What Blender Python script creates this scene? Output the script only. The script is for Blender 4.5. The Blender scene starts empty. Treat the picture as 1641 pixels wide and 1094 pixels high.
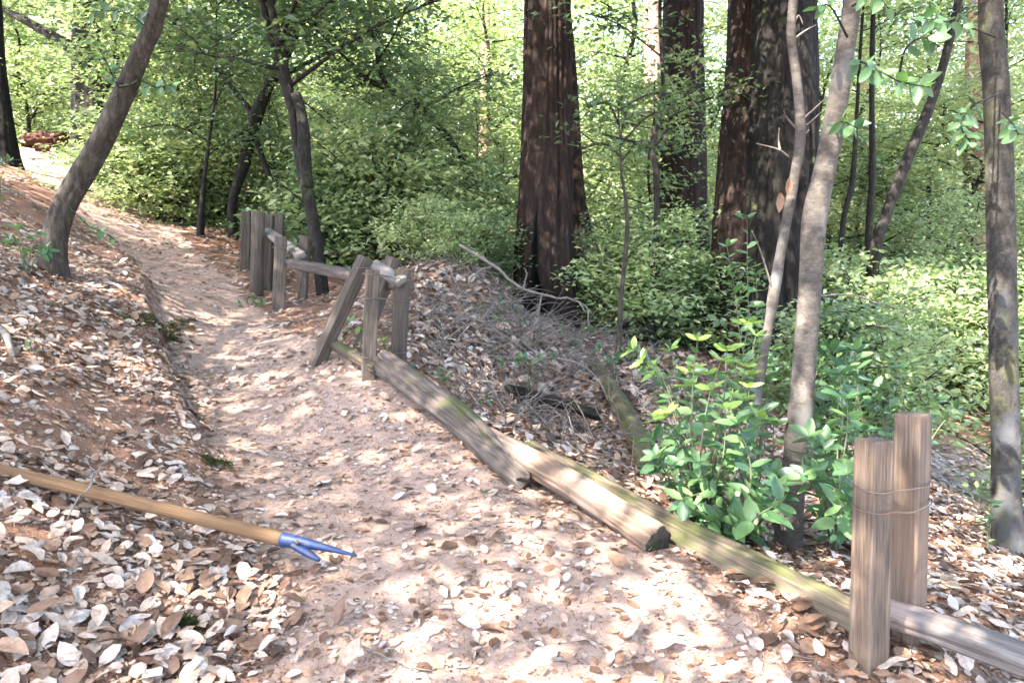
import bpy, math, random
import numpy as np
from mathutils import Vector, Matrix

random.seed(7)
RNG = np.random.default_rng(7)
sc = bpy.context.scene
COL = sc.collection

# ------------------------------------------------------------------ camera, sky, sun, exposure
PITCH = math.radians(12.0)
CAMZ = 1.55
FPX = 1216.4                      # focal length in pixels of a 1641 px wide picture
cam_d = bpy.data.cameras.new('camera')
cam_d.sensor_width = 36.0
cam_d.lens = 36.0 * FPX / 1641.0
cam_d.clip_start = 0.05
cam_d.clip_end = 600.0
cam = bpy.data.objects.new('camera', cam_d)
COL.objects.link(cam)
cam.location = (0, 0, CAMZ)
cam.rotation_euler = (math.radians(90) - PITCH, 0, 0)
sc.camera = cam

SUN_L = Vector((0.44, 0.32, -0.84)).normalized()      # direction the light travels
sun_dir = -SUN_L
elev = math.asin(sun_dir.z)
world = bpy.data.worlds.new('World')
sc.world = world
world.use_nodes = True
wn = world.node_tree
bg = wn.nodes['Background']
sky = wn.nodes.new('ShaderNodeTexSky')
sky.sky_type = 'NISHITA'
sky.sun_disc = False
sky.sun_elevation = elev
sky.sun_rotation = math.atan2(sun_dir.x, sun_dir.y)
sky.air_density = 1.0
sky.dust_density = 2.5
sky.ozone_density = 1.0
wn.links.new(sky.outputs[0], bg.inputs[0])
bg.inputs[1].default_value = 0.15

sun_d = bpy.data.lights.new('sun', 'SUN')
sun_d.energy = 4.2
sun_d.angle = math.radians(0.53)
sun_d.color = (1.0, 0.93, 0.83)
sun = bpy.data.objects.new('sun', sun_d)
COL.objects.link(sun)
sun.rotation_euler = SUN_L.to_track_quat('-Z', 'Y').to_euler()
sun.location = (-10, -8, 20)

sc.view_settings.view_transform = 'Standard'
sc.view_settings.look = 'None'
sc.view_settings.gamma = 1.0
sc.view_settings.exposure = 3.9
sc.render.engine = 'CYCLES'
sc.cycles.filter_width = 1.6
sc.cycles.max_bounces = 7
sc.cycles.diffuse_bounces = 4
sc.cycles.glossy_bounces = 2
sc.cycles.transmission_bounces = 4
sc.cycles.transparent_max_bounces = 4
sc.cycles.sample_clamp_indirect = 6.0

# ------------------------------------------------------------------ basic helpers
SP, CP = math.sin(PITCH), math.cos(PITCH)


def P(px, py, d):
    """world point seen at photo pixel (px, py) at depth d metres (used to set real positions)"""
    vx = (px - 820.5) / FPX * d
    vy = (547.0 - py) / FPX * d
    return np.array([vx, d * CP + vy * SP, CAMZ - d * SP + vy * CP])


def hash3(ix, iy, iz, seed=0):
    h = (ix.astype(np.int64) * 374761393 + iy.astype(np.int64) * 668265263 +
         iz.astype(np.int64) * 2147483647 + seed * 974634777) & 0xFFFFFFFF
    h = ((h ^ (h >> 13)) * 1274126177) & 0xFFFFFFFF
    h = (h ^ (h >> 16)) & 0xFFFFFFFF
    return h / 4294967295.0


def vnoise(x, y, z=None, seed=0):
    x = np.asarray(x, float); y = np.asarray(y, float)
    z = np.zeros_like(x) if z is None else np.asarray(z, float)
    x, y, z = np.broadcast_arrays(x, y, z)
    ix, iy, iz = np.floor(x), np.floor(y), np.floor(z)
    fx, fy, fz = x - ix, y - iy, z - iz
    fx = fx * fx * (3 - 2 * fx); fy = fy * fy * (3 - 2 * fy); fz = fz * fz * (3 - 2 * fz)
    r = 0
    for a in (0, 1):
        for b in (0, 1):
            for c in (0, 1):
                w = (fx if a else 1 - fx) * (fy if b else 1 - fy) * (fz if c else 1 - fz)
                r = r + w * hash3(ix + a, iy + b, iz + c, seed)
    return r * 2 - 1


def fbm(x, y, z=None, octv=3, seed=0):
    s, a = 0, 1.0
    for k in range(octv):
        s = s + a * vnoise(x * 2 ** k, y * 2 ** k, None if z is None else z * 2 ** k, seed + k)
        a *= 0.5
    return s


class MB:
    """collects triangles / quads and links them as ONE mesh object"""
    def __init__(s):
        s.V = []; s.F = {}; s.R = []; s.n = 0

    def add(s, V, faces, rnd=0.5):
        V = np.asarray(V, float)
        for f in faces:
            f = np.asarray(f, np.int64)
            if f.size == 0:
                continue
            s.F.setdefault(f.shape[1], []).append(f + s.n)
        s.V.append(V)
        s.R.append(np.full(len(V), rnd) if np.isscalar(rnd) else np.asarray(rnd, float))
        s.n += len(V)
        return s

    def mesh(s, name, mat, org=(0, 0, 0), smooth=True, extra=None):
        V = np.concatenate(s.V) - np.asarray(org, float)
        R = np.concatenate(s.R)
        me = bpy.data.meshes.new(name)
        me.vertices.add(len(V))
        me.vertices.foreach_set('co', V.astype(np.float32).ravel())
        loops, starts, tot = [], [], 0
        for k, fl in s.F.items():
            f = np.concatenate(fl)
            loops.append(f.ravel())
            starts.append(tot + np.arange(len(f)) * k)
            tot += f.size
        loops = np.concatenate(loops); starts = np.concatenate(starts)
        me.loops.add(len(loops)); me.polygons.add(len(starts))
        me.loops.foreach_set('vertex_index', loops.astype(np.int32))
        me.polygons.foreach_set('loop_start', starts.astype(np.int32))
        me.update(calc_edges=True)
        me.polygons.foreach_set('use_smooth', np.full(len(starts), smooth, dtype=bool))
        at = me.attributes.new('rnd', 'FLOAT', 'POINT')
        at.data.foreach_set('value', R.astype(np.float32))
        if extra:
            for nm, arr in extra.items():
                a2 = me.attributes.new(nm, 'FLOAT', 'POINT')
                a2.data.foreach_set('value', np.asarray(arr, np.float32))
        if mat:
            me.materials.append(mat)
        me.validate()
        return me

    def build(s, name, mat, parent=None, org=(0, 0, 0), smooth=True, extra=None):
        o = bpy.data.objects.new(name, s.mesh(name, mat, org, smooth, extra))
        COL.objects.link(o)
        if parent:
            o.parent = parent
        else:
            o.location = tuple(org)
        return o


def tag(o, label=None, cat=None, group=None, kind=None):
    if label: o['label'] = label
    if cat: o['category'] = cat
    if group: o['group'] = group
    if kind: o['kind'] = kind
    return o


def thing(name, label, cat, loc=(0, 0, 0), rz=0, group=None):
    o = bpy.data.objects.new(name, None)
    COL.objects.link(o)
    o.empty_display_size = 0.1
    o.location = tuple(float(c) for c in loc)
    o.rotation_euler = (0, 0, rz)
    return tag(o, label, cat, group)


def link_mesh(name, me, parent=None, mat4=None):
    o = bpy.data.objects.new(name, me)
    COL.objects.link(o)
    if parent: o.parent = parent
    if mat4 is not None: o.matrix_local = mat4
    return o


def copy_tree(o, parent=None):
    c = o.copy()
    COL.objects.link(c)
    c.parent = parent
    for ch in list(o.children):
        copy_tree(ch, c)
    return c


# ------------------------------------------------------------------ materials
def mat_new(name):
    m = bpy.data.materials.new(name)
    m.use_nodes = True
    nt = m.node_tree
    nt.nodes.clear()
    out = nt.nodes.new('ShaderNodeOutputMaterial')
    return m, nt, out


def N(nt, typ, **kw):
    n = nt.nodes.new(typ)
    for k, v in kw.items():
        if k.startswith('i_'):
            n.inputs[k[2:].replace('_', ' ')].default_value = v
        else:
            setattr(n, k, v)
    return n


def ramp(nt, stops, src, interp='LINEAR'):
    r = nt.nodes.new('ShaderNodeValToRGB')
    r.color_ramp.interpolation = interp
    e = r.color_ramp.elements
    while len(e) < len(stops): e.new(0.5)
    for el, (p, c) in zip(e, stops):
        el.position = p
        el.color = (c[0], c[1], c[2], 1) if len(c) == 3 else c
    nt.links.new(src, r.inputs[0])
    return r.outputs[0]


def noise_n(nt, vec, scale, detail=4, rough=0.6, dist=0.0):
    n = nt.nodes.new('ShaderNodeTexNoise')
    n.inputs['Scale'].default_value = scale
    n.inputs['Detail'].default_value = detail
    n.inputs['Roughness'].default_value = rough
    n.inputs['Distortion'].default_value = dist
    nt.links.new(vec, n.inputs['Vector'])
    return n.outputs['Fac']


def coords(nt, scale=(1, 1, 1), rnd=True):
    tc = nt.nodes.new('ShaderNodeTexCoord')
    mp = nt.nodes.new('ShaderNodeMapping')
    mp.inputs['Scale'].default_value = scale
    nt.links.new(tc.outputs['Object'], mp.inputs['Vector'])
    if rnd:
        oi = nt.nodes.new('ShaderNodeObjectInfo')
        mu = N(nt, 'ShaderNodeMath', operation='MULTIPLY')
        mu.inputs[1].default_value = 37.0
        nt.links.new(oi.outputs['Random'], mu.inputs[0])
        cb = nt.nodes.new('ShaderNodeCombineXYZ')
        for i in range(3): nt.links.new(mu.outputs[0], cb.inputs[i])
        nt.links.new(cb.outputs[0], mp.inputs['Location'])
    return mp.outputs[0]


def mixc(nt, fac, a, b, mode='MIX'):
    m = nt.nodes.new('ShaderNodeMix')
    m.data_type = 'RGBA'; m.blend_type = mode
    for s, v in ((0, fac), (6, a), (7, b)):
        if isinstance(v, (int, float)): m.inputs[s].default_value = v
        elif isinstance(v, tuple): m.inputs[s].default_value = (v[0], v[1], v[2], 1)
        else: nt.links.new(v, m.inputs[s])
    return m.outputs[2]


def mathn(nt, op, a, b=None, clamp=False):
    m = nt.nodes.new('ShaderNodeMath')
    m.operation = op; m.use_clamp = clamp
    for i, v in enumerate((a, b)):
        if v is None: continue
        if isinstance(v, (int, float)): m.inputs[i].default_value = v
        else: nt.links.new(v, m.inputs[i])
    return m.outputs[0]


def principled(nt, out, col, rough=0.8, bump=None, bstr=0.3, bdist=0.01, spec=0.3):
    p = nt.nodes.new('ShaderNodeBsdfPrincipled')
    if isinstance(col, tuple): p.inputs['Base Color'].default_value = (*col, 1)
    else: nt.links.new(col, p.inputs['Base Color'])
    if isinstance(rough, (int, float)): p.inputs['Roughness'].default_value = rough
    else: nt.links.new(rough, p.inputs['Roughness'])
    p.inputs['Specular IOR Level'].default_value = spec
    if bump is not None:
        b = nt.nodes.new('ShaderNodeBump')
        b.inputs['Strength'].default_value = bstr
        b.inputs['Distance'].default_value = bdist
        nt.links.new(bump, b.inputs['Height'])
        nt.links.new(b.outputs[0], p.inputs['Normal'])
    nt.links.new(p.outputs[0], out.inputs[0])
    return p


def attr(nt, name):
    a = nt.nodes.new('ShaderNodeAttribute')
    a.attribute_name = name
    return a.outputs['Fac']


def foliage_mat(name, stops, trans=(1.3, 1.6, 0.7), tfac=0.38, rough=0.42, spec=0.5, mott=None):
    m, nt, out = mat_new(name)
    c = ramp(nt, stops, attr(nt, 'rnd'))
    v = coords(nt, rnd=False)
    nn = noise_n(nt, v, 25, 2)
    c = mixc(nt, mathn(nt, 'MULTIPLY', nn, 0.5), c, mixc(nt, 1.0, c, (0.6, 0.65, 0.5), 'MULTIPLY'))
    if mott:
        gm = nt.nodes.new('ShaderNodeNewGeometry')
        mf = ramp(nt, [(0.42, (0, 0, 0)), (0.66, (1, 1, 1))], noise_n(nt, gm.outputs['Position'], 55, 4, 0.7))
        c = mixc(nt, mathn(nt, 'MULTIPLY', mf, 0.75), c, mixc(nt, 1.0, c, mott, 'MULTIPLY'))
    p = nt.nodes.new('ShaderNodeBsdfPrincipled')
    nt.links.new(c, p.inputs['Base Color'])
    p.inputs['Roughness'].default_value = rough
    p.inputs['Specular IOR Level'].default_value = spec
    tcol = mixc(nt, 1.0, c, trans, 'MULTIPLY')
    t = nt.nodes.new('ShaderNodeBsdfTranslucent')
    nt.links.new(tcol, t.inputs[0])
    mx = nt.nodes.new('ShaderNodeMixShader')
    mx.inputs[0].default_value = tfac
    nt.links.new(p.outputs[0], mx.inputs[1]); nt.links.new(t.outputs[0], mx.inputs[2])
    nt.links.new(mx.outputs[0], out.inputs[0])
    return m


M = {}
M['leaf'] = foliage_mat('green_leaf', [(0, (0.045, 0.08, 0.038)), (0.5, (0.09, 0.14, 0.058)),
                                       (0.85, (0.11, 0.15, 0.075)), (1, (0.17, 0.20, 0.09))], trans=(1.25, 1.35, 0.9))
M['leaf_far'] = foliage_mat('woodland_leaf', [(0, (0.075, 0.12, 0.06)), (0.5, (0.16, 0.225, 0.095)),
                                              (0.85, (0.15, 0.185, 0.10)), (1, (0.21, 0.23, 0.12))], tfac=0.42, trans=(1.25, 1.35, 0.9))
M['leaf_near'] = foliage_mat('shrub_leaf', [(0, (0.045, 0.10, 0.05)), (0.5, (0.09, 0.165, 0.068)),
                                            (0.85, (0.13, 0.215, 0.08)), (1, (0.22, 0.31, 0.08))], tfac=0.3, rough=0.4, trans=(1.25, 1.5, 0.8), mott=(0.75, 0.8, 0.7))
M['litter'] = foliage_mat('dry_leaf', [(0, (0.06, 0.032, 0.022)), (0.22, (0.16, 0.09, 0.062)),
                                       (0.42, (0.31, 0.19, 0.13)), (0.55, (0.43, 0.31, 0.25)),
                                       (0.75, (0.46, 0.36, 0.31)), (1, (0.54, 0.47, 0.45))],
                          trans=(1.1, 0.9, 0.7), tfac=0.12, rough=0.55, spec=0.35, mott=(0.55, 0.42, 0.34))


M['leaf_bright'] = foliage_mat('painted_sunlit_leaf', [(0, (0.14, 0.20, 0.10)), (0.5, (0.28, 0.35, 0.155)),  # brighter leaf copy: background sunlight painted into the leaf colour
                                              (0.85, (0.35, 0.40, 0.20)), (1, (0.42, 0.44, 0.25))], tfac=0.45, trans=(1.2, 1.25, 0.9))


def ground_mat():
    m, nt, out = mat_new('forest_floor')
    v = coords(nt, rnd=False)
    n1 = noise_n(nt, v, 1.3, 5, 0.65)
    n2 = noise_n(nt, v, 14, 5, 0.7, 0.4)
    n3 = noise_n(nt, v, 85, 4, 0.75, 1.5)
    dirt = ramp(nt, [(0.25, (0.22, 0.145, 0.112)), (0.5, (0.37, 0.255, 0.20)), (0.75, (0.50, 0.365, 0.295))],
                mathn(nt, 'ADD', mathn(nt, 'MULTIPLY', n2, 0.45), mathn(nt, 'MULTIPLY', n3, 0.55)))
    duff = ramp(nt, [(0.3, (0.06, 0.035, 0.026)), (0.5, (0.22, 0.12, 0.08)), (0.7, (0.42, 0.25, 0.17))],
                mathn(nt, 'ADD', mathn(nt, 'MULTIPLY', n2, 0.3), mathn(nt, 'MULTIPLY', n3, 0.7)))
    e = mathn(nt, 'ADD', attr(nt, 'trail'), mathn(nt, 'MULTIPLY', mathn(nt, 'SUBTRACT', n2, 0.5), 1.1))
    e = mathn(nt, 'ADD', e, mathn(nt, 'MULTIPLY', mathn(nt, 'SUBTRACT', n1, 0.5), 0.6))
    f = ramp(nt, [(0.35, (0, 0, 0)), (0.65, (1, 1, 1))], e)
    c = mixc(nt, f, duff, dirt)
    # orange needle scatter in streaks
    vo = nt.nodes.new('ShaderNodeTexVoronoi'); vo.feature = 'F1'; vo.inputs['Scale'].default_value = 60
    nt.links.new(v, vo.inputs['Vector'])
    sp = ramp(nt, [(0.12, (1, 1, 1)), (0.3, (0, 0, 0))], vo.outputs['Distance'])
    c = mixc(nt, mathn(nt, 'MULTIPLY', sp, 0.3), c, (0.42, 0.24, 0.15))
    gr = mathn(nt, 'MULTIPLY', attr(nt, 'grey'), 1.0)
    c = mixc(nt, gr, c, (0.50, 0.47, 0.45))
    h = mathn(nt, 'ADD', mathn(nt, 'MULTIPLY', n2, 1.0), mathn(nt, 'MULTIPLY', n3, 0.7))
    principled(nt, out, c, 0.92, h, 0.9, 0.02, spec=0.15)
    return m


M['ground'] = ground_mat()


def bark_mat(name, c0, c1, c2, sc_xy, sc_z, moss=0.0, mossc=(0.04, 0.048, 0.016), blotch=None, bstr=0.7, bdist=0.02):
    m, nt, out = mat_new(name)
    v = coords(nt, (sc_xy, sc_xy, sc_z))
    v1 = coords(nt, (1, 1, 1))
    n1 = noise_n(nt, v, 3.0, 6, 0.7, 0.3)
    n2 = noise_n(nt, v1, 2.2, 4, 0.6)
    n3 = noise_n(nt, v, 14.0, 3, 0.7)
    c = ramp(nt, [(0.32, c0), (0.5, c1), (0.68, c2)], mathn(nt, 'ADD', mathn(nt, 'MULTIPLY', n1, 0.65), mathn(nt, 'MULTIPLY', n3, 0.35)))
    if blotch:
        b = ramp(nt, [(0.52, (0, 0, 0)), (0.62, (1, 1, 1))], n2)
        c = mixc(nt, b, c, blotch)
    if moss > 0:
        n4 = noise_n(nt, v1, 5.5, 5, 0.7)
        mf = ramp(nt, [(0.60 - moss * 0.25, (0, 0, 0)), (0.72 - moss * 0.25, (1, 1, 1))], n4)
        c = mixc(nt, mathn(nt, 'MULTIPLY', mf, 0.85), c, mossc)
    h = mathn(nt, 'ADD', n1, mathn(nt, 'MULTIPLY', n3, 0.4))
    if 'redwood' in name:              # fire-charred wood
        ch = ramp(nt, [(0.1, (0, 0, 0)), (0.45, (1, 1, 1))], attr(nt, 'rnd'))
        c = mixc(nt, ch, (0.004, 0.0035, 0.003), c)
    principled(nt, out, c, 0.9, h, bstr, bdist, spec=0.2)
    return m


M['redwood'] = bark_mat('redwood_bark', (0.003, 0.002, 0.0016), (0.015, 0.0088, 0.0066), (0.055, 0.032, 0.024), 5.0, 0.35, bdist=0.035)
M['redwood_pale'] = bark_mat('painted_sunlit_redwood_bark', (0.10, 0.055, 0.04), (0.24, 0.14, 0.10), (0.38, 0.26, 0.20), 5.0, 0.4, bdist=0.03)  # pale copy of the redwood bark, sunlight painted into its colour
M['fir'] = bark_mat('fir_bark', (0.002, 0.0016, 0.0013), (0.007, 0.0055, 0.0045), (0.026, 0.022, 0.019), 4.0, 0.9, moss=0.05, bdist=0.035)
M['oak'] = bark_mat('oak_bark', (0.010, 0.008, 0.006), (0.034, 0.027, 0.021), (0.095, 0.08, 0.065), 9.0, 2.5, moss=0.22, mossc=(0.035, 0.035, 0.017), bdist=0.01)
M['dark_bark'] = bark_mat('dark_bark', (0.005, 0.004, 0.0035), (0.014, 0.0115, 0.0095), (0.045, 0.039, 0.034), 10.0, 3.0, moss=0.1, bdist=0.01)
M['grey_bark'] = bark_mat('smooth_grey_bark', (0.024, 0.020, 0.016), (0.062, 0.052, 0.044), (0.115, 0.10, 0.088), 5.0, 12.0,
                          moss=0.0, blotch=(0.12, 0.112, 0.106), bstr=0.35, bdist=0.006)
M['lichen_bark'] = bark_mat('lichen_bark', (0.010, 0.0085, 0.007), (0.032, 0.028, 0.024), (0.072, 0.065, 0.06), 9.0, 6.0, moss=0.3,
                            mossc=(0.06, 0.06, 0.028), blotch=(0.06, 0.06, 0.064), bdist=0.01)
M['twig'] = bark_mat('dead_twig', (0.05, 0.04, 0.034), (0.13, 0.108, 0.095), (0.24, 0.21, 0.19), 10.0, 10.0, bdist=0.003)
M['mossy_log'] = bark_mat('mossy_bark', (0.03, 0.025, 0.018), (0.07, 0.058, 0.038), (0.14, 0.12, 0.08), 6.0, 3.0, moss=0.55,
                          mossc=(0.075, 0.08, 0.025), bdist=0.02)
M['rot'] = bark_mat('rotten_red_wood', (0.008, 0.004, 0.003), (0.035, 0.012, 0.008), (0.09, 0.032, 0.02), 7.0, 7.0, bdist=0.04)


def wood_mat(name, c0, c1, c2, moss=0.0, mossc=(0.07, 0.078, 0.026), warm=None):
    m, nt, out = mat_new(name)
    v = coords(nt, (14, 14, 0.8))
    vf = coords(nt, (45, 45, 1.6))
    v1 = coords(nt, (1, 1, 1))
    n1 = noise_n(nt, v, 2.0, 5, 0.65, 0.6)
    n2 = noise_n(nt, vf, 3.0, 3, 0.7)
    n3 = noise_n(nt, v1, 3.5, 4, 0.6)
    g = mathn(nt, 'ADD', mathn(nt, 'MULTIPLY', n1, 0.5), mathn(nt, 'MULTIPLY', n2, 0.5))
    c = ramp(nt, [(0.30, c0), (0.5, c1), (0.68, c2)], g)
    if warm:
        b = ramp(nt, [(0.45, (0, 0, 0)), (0.62, (1, 1, 1))], n3)
        c = mixc(nt, mathn(nt, 'MULTIPLY', b, 0.7), c, mixc(nt, g, warm, tuple(x * 1.5 for x in warm)))
    if moss > 0:
        geo = nt.nodes.new('ShaderNodeNewGeometry')
        sep = nt.nodes.new('ShaderNodeSeparateXYZ')
        nt.links.new(geo.outputs['Normal'], sep.inputs[0])
        n4 = noise_n(nt, v1, 9.0, 5, 0.75)
        n5 = noise_n(nt, v1, 2.3, 2, 0.5)
        t = mathn(nt, 'ADD', mathn(nt, 'MULTIPLY', sep.outputs['Z'], 0.28), mathn(nt, 'ADD', mathn(nt, 'MULTIPLY', n4, 0.55), mathn(nt, 'MULTIPLY', n5, 0.75)))
        mf = ramp(nt, [(1.03 - moss * 0.3, (0, 0, 0)), (1.16 - moss * 0.3, (1, 1, 1))], mathn(nt, 'MULTIPLY', t, 1.0))
        c = mixc(nt, mathn(nt, 'MULTIPLY', mf, 0.85), c, mixc(nt, n4, tuple(x * 0.5 for x in mossc), mossc))
    principled(nt, out, c, 0.85, mathn(nt, 'ADD', n1, mathn(nt, 'MULTIPLY', n2, 0.5)), 0.6, 0.006, spec=0.2)
    return m


M['post'] = wood_mat('weathered_post_wood', (0.03, 0.021, 0.015), (0.10, 0.073, 0.055), (0.175, 0.135, 0.108), warm=(0.13, 0.085, 0.06))
M['post_far'] = wood_mat('grey_brown_post_wood', (0.022, 0.017, 0.013), (0.065, 0.05, 0.039), (0.13, 0.105, 0.085), moss=0.35, mossc=(0.15, 0.13, 0.06))
M['rail'] = wood_mat('grey_split_rail_wood', (0.018, 0.013, 0.011), (0.072, 0.056, 0.046), (0.155, 0.128, 0.11), moss=0.2)
M['log_brown'] = wood_mat('brown_split_log_wood', (0.03, 0.02, 0.014), (0.115, 0.076, 0.053), (0.21, 0.148, 0.11), warm=(0.12, 0.092, 0.075))
M['log_mossy'] = wood_mat('mossy_split_log_wood', (0.02, 0.016, 0.011), (0.085, 0.066, 0.045), (0.17, 0.138, 0.10), moss=0.62)
M['rail_silver'] = wood_mat('silver_rail_wood', (0.025, 0.021, 0.02), (0.12, 0.106, 0.10), (0.22, 0.203, 0.198), warm=(0.28, 0.19, 0.15))
M['pale_board'] = wood_mat('pale_rail_wood', (0.05, 0.042, 0.035), (0.13, 0.112, 0.098), (0.22, 0.20, 0.182))
M['handle'] = wood_mat('varnished_handle_wood', (0.06, 0.034, 0.018), (0.13, 0.075, 0.038), (0.24, 0.145, 0.08))


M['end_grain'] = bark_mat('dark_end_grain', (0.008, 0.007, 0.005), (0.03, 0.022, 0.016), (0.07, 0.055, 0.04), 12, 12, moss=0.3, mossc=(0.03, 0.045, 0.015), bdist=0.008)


def plain(name, col, rough=0.5, metal=0.0, wear=None):
    m, nt, out = mat_new(name)
    v = coords(nt)
    n = noise_n(nt, v, 40, 5, 0.7)
    c = mixc(nt, ramp(nt, [(0.52, (0, 0, 0)), (0.66, (1, 1, 1))], n), col, wear or tuple(x * 0.7 for x in col))
    p = principled(nt, out, c, rough, n, 0.2, 0.002, spec=0.5)
    p.inputs['Metallic'].default_value = metal
    return m


M['blue'] = plain('blue_enamel', (0.005, 0.022, 0.085), 0.5, 0.0, (0.045, 0.04, 0.042))
M['wire'] = plain('rusty_wire', (0.12, 0.095, 0.08), 0.6, 0.6, (0.2, 0.1, 0.06))
M['cyan'] = plain('cyan_cord', (0.10, 0.42, 0.48), 0.6)
M['stone'] = bark_mat('reddish_stone', (0.16, 0.10, 0.08), (0.30, 0.20, 0.16), (0.44, 0.33, 0.28), 4, 4, blotch=(0.40, 0.36, 0.30), bdist=0.01)
M['moss'] = foliage_mat('moss', [(0, (0.022, 0.024, 0.01)), (0.5, (0.048, 0.052, 0.02)), (1, (0.085, 0.085, 0.035))], tfac=0.2, rough=0.9, spec=0.1)

# ------------------------------------------------------------------ terrain
CTRL_PX = [
    # trail surface
    (820, 1094, 2.40), (500, 1094, 2.38), (1150, 1094, 2.40), (820, 900, 3.08), (640, 800, 3.77), (545, 700, 4.66),
    (440, 605, 5.65), (380, 540, 6.75), (345, 495, 7.8), (300, 440, 9.3), (215, 400, 10.0), (190, 350, 12.0),
    (170, 318, 13.6), (80, 280, 16.0), (60, 243, 18.0), (130, 250, 19.0),
    (300, 500, 7.4), (330, 620, 5.45), (390, 740, 4.25), (450, 870, 3.22), (560, 600, 5.4), (480, 530, 6.8),
    (400, 440, 9.6), (330, 370, 12.0), (240, 320, 14.5),
    # left bank
    (0, 1094, 2.25), (250, 1000, 2.60), (0, 900, 2.60), (0, 750, 3.10), (200, 800, 3.32), (0, 600, 4.0), (180, 640, 4.7),
    (0, 450, 5.3), (0, 310, 8.0), (88, 464, 6.3), (245, 470, 7.15), (140, 400, 8.4), (255, 560, 5.95),
    (275, 660, 4.85), (310, 760, 3.95), (30, 380, 7.0), (60, 300, 11.0), (100, 330, 10.5), (-120, 520, 4.5), (-200, 300, 7.0),
    # right edge line of logs, then the drop
    (610, 605, 5.3), (740, 690, 4.6), (850, 785, 3.95), (1055, 885, 3.18), (1375, 1060, 2.45), (1395, 1080, 2.4),
    (1641, 1094, 2.50), (1500, 930, 3.4), (1615, 885, 4.6), (1265, 875, 4.0), (1150, 800, 4.6), (1200, 700, 6.0), (1350, 700, 7.0),
    (1540, 745, 8.8), (1540, 800, 6.9), (1700, 760, 8.8), (1700, 950, 4.0),
    (720, 440, 8.6), (660, 520, 6.4), (640, 585, 5.6), (800, 450, 9.2), (800, 560, 7.0), (760, 640, 5.6), (885, 660, 6.1),
    (960, 560, 8.0), (1000, 650, 6.4), (870, 520, 10.0), (1010, 600, 7.5), (1100, 560, 10.0), (1090, 510, 14.0), (1200, 575, 10.2),
    (960, 745, 5.0), (1060, 760, 5.0), (860, 700, 5.1),
    (850, 525, 8.8), (905, 535, 9.0), (825, 492, 9.4), (760, 440, 9.6), (515, 470, 9.2), (500, 405, 13.0), (700, 400, 14.0), (560, 480, 8.0),
]
CTRL_W = [(0, 0.5, 0.0), (0, -4, 0.0), (-3, 0, 0.3), (-6, -2, 1.0), (4, -3, -0.8), (5, 1, -0.9), (-10, 3, 2.6), (-9, -8, 1.5),
          (9, -8, -2.0), (3, -9, -0.4), (-14, 10, 4.5), (-18, 20, 3.0), (-12, 26, 1.6), (-5, 22, 0.8), (2, 20, -1.1), (8, 14, -2.0),
          (12, 18, -2.4), (14, 8, -2.2), (20, 10, -2.6), (10, 26, -2.0), (-2, 30, 0.0), (-25, 30, 3.0), (25, 28, -1.5),
          (-20, -20, 4), (20, -20, -4), (0, -25, 0), (45, 10, -2), (-45, 10, 8), (0, 45, -0.5), (-25, 50, 3), (25, 48, -2),
          (0, 70, -1), (-50, 70, 4), (50, 70, -3), (60, 35, -3), (-60, -30, 9), (60, -30, -4), (-60, 40, 8), (0, 110, -3), (-80, 110, 2), (80, 110, -4)]
cp = np.array([P(*c) for c in CTRL_PX] + [np.array(c, float) for c in CTRL_W])


def _U(r2):
    return np.where(r2 > 1e-12, r2 * np.log(np.maximum(r2, 1e-12)) * 0.5, 0.0)


_n = len(cp)
_K = _U(((cp[:, None, :2] - cp[None, :, :2]) ** 2).sum(-1)) + np.eye(_n) * 0.03
_Q = np.hstack([np.ones((_n, 1)), cp[:, :2]])
_A = np.block([[_K, _Q], [_Q.T, np.zeros((3, 3))]])
_W = np.linalg.solve(_A, np.concatenate([cp[:, 2], np.zeros(3)]))

TRAIL = [((820, 1200, 2.0), 0.85), ((840, 1094, 2.4), 0.85), ((800, 900, 3.08), 0.8), ((620, 790, 3.8), 0.75), ((530, 700, 4.66), 0.68),
         ((430, 605, 5.65), 0.58), ((365, 540, 6.75), 0.5), ((335, 495, 7.8), 0.48), ((290, 440, 9.3), 0.55), ((230, 390, 10.4), 0.6),
         ((195, 345, 12.2), 0.75), ((150, 312, 13.8), 0.8), ((80, 275, 16.3), 0.9), ((45, 246, 18.5), 1.0)]
tr_pts = np.array([P(*a)[:2] for a, _ in TRAIL]); tr_w = np.array([w for _, w in TRAIL])
tr_pts = np.vstack([[0.3, -4], [0.1, 0.6], tr_pts, [-16.5, 22]]); tr_w = np.concatenate([[0.8, 0.85], tr_w, [1.0]])


def trail_mask(x, y, raw=False):
    """1 inside the trail, 0 outside (soft)"""
    x = np.asarray(x, float); y = np.asarray(y, float)
    best = np.full(x.shape, -9.0)
    for i in range(len(tr_pts) - 1):
        a, b = tr_pts[i], tr_pts[i + 1]
        ab = b - a
        t = np.clip(((x - a[0]) * ab[0] + (y - a[1]) * ab[1]) / (ab @ ab), 0, 1)
        d = np.hypot(x - a[0] - t * ab[0], y - a[1] - t * ab[1])
        w = tr_w[i] * (1 - t) + tr_w[i + 1] * t
        best = np.maximum(best, (w - d) / 0.25)
    if raw: return -best * 0.25            # metres outside the trail edge
    return np.clip(best * 0.5 + 0.5, 0, 1)


def H0(x, y):
    x = np.asarray(x, float); y = np.asarray(y, float)
    sh = x.shape
    xf, yf = x.ravel(), y.ravel()
    z = _W[_n] + _W[_n + 1] * xf + _W[_n + 2] * yf
    for i in range(_n):
        z = z + _W[i] * _U((xf - cp[i, 0]) ** 2 + (yf - cp[i, 1]) ** 2)
    return z.reshape(sh)


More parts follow.
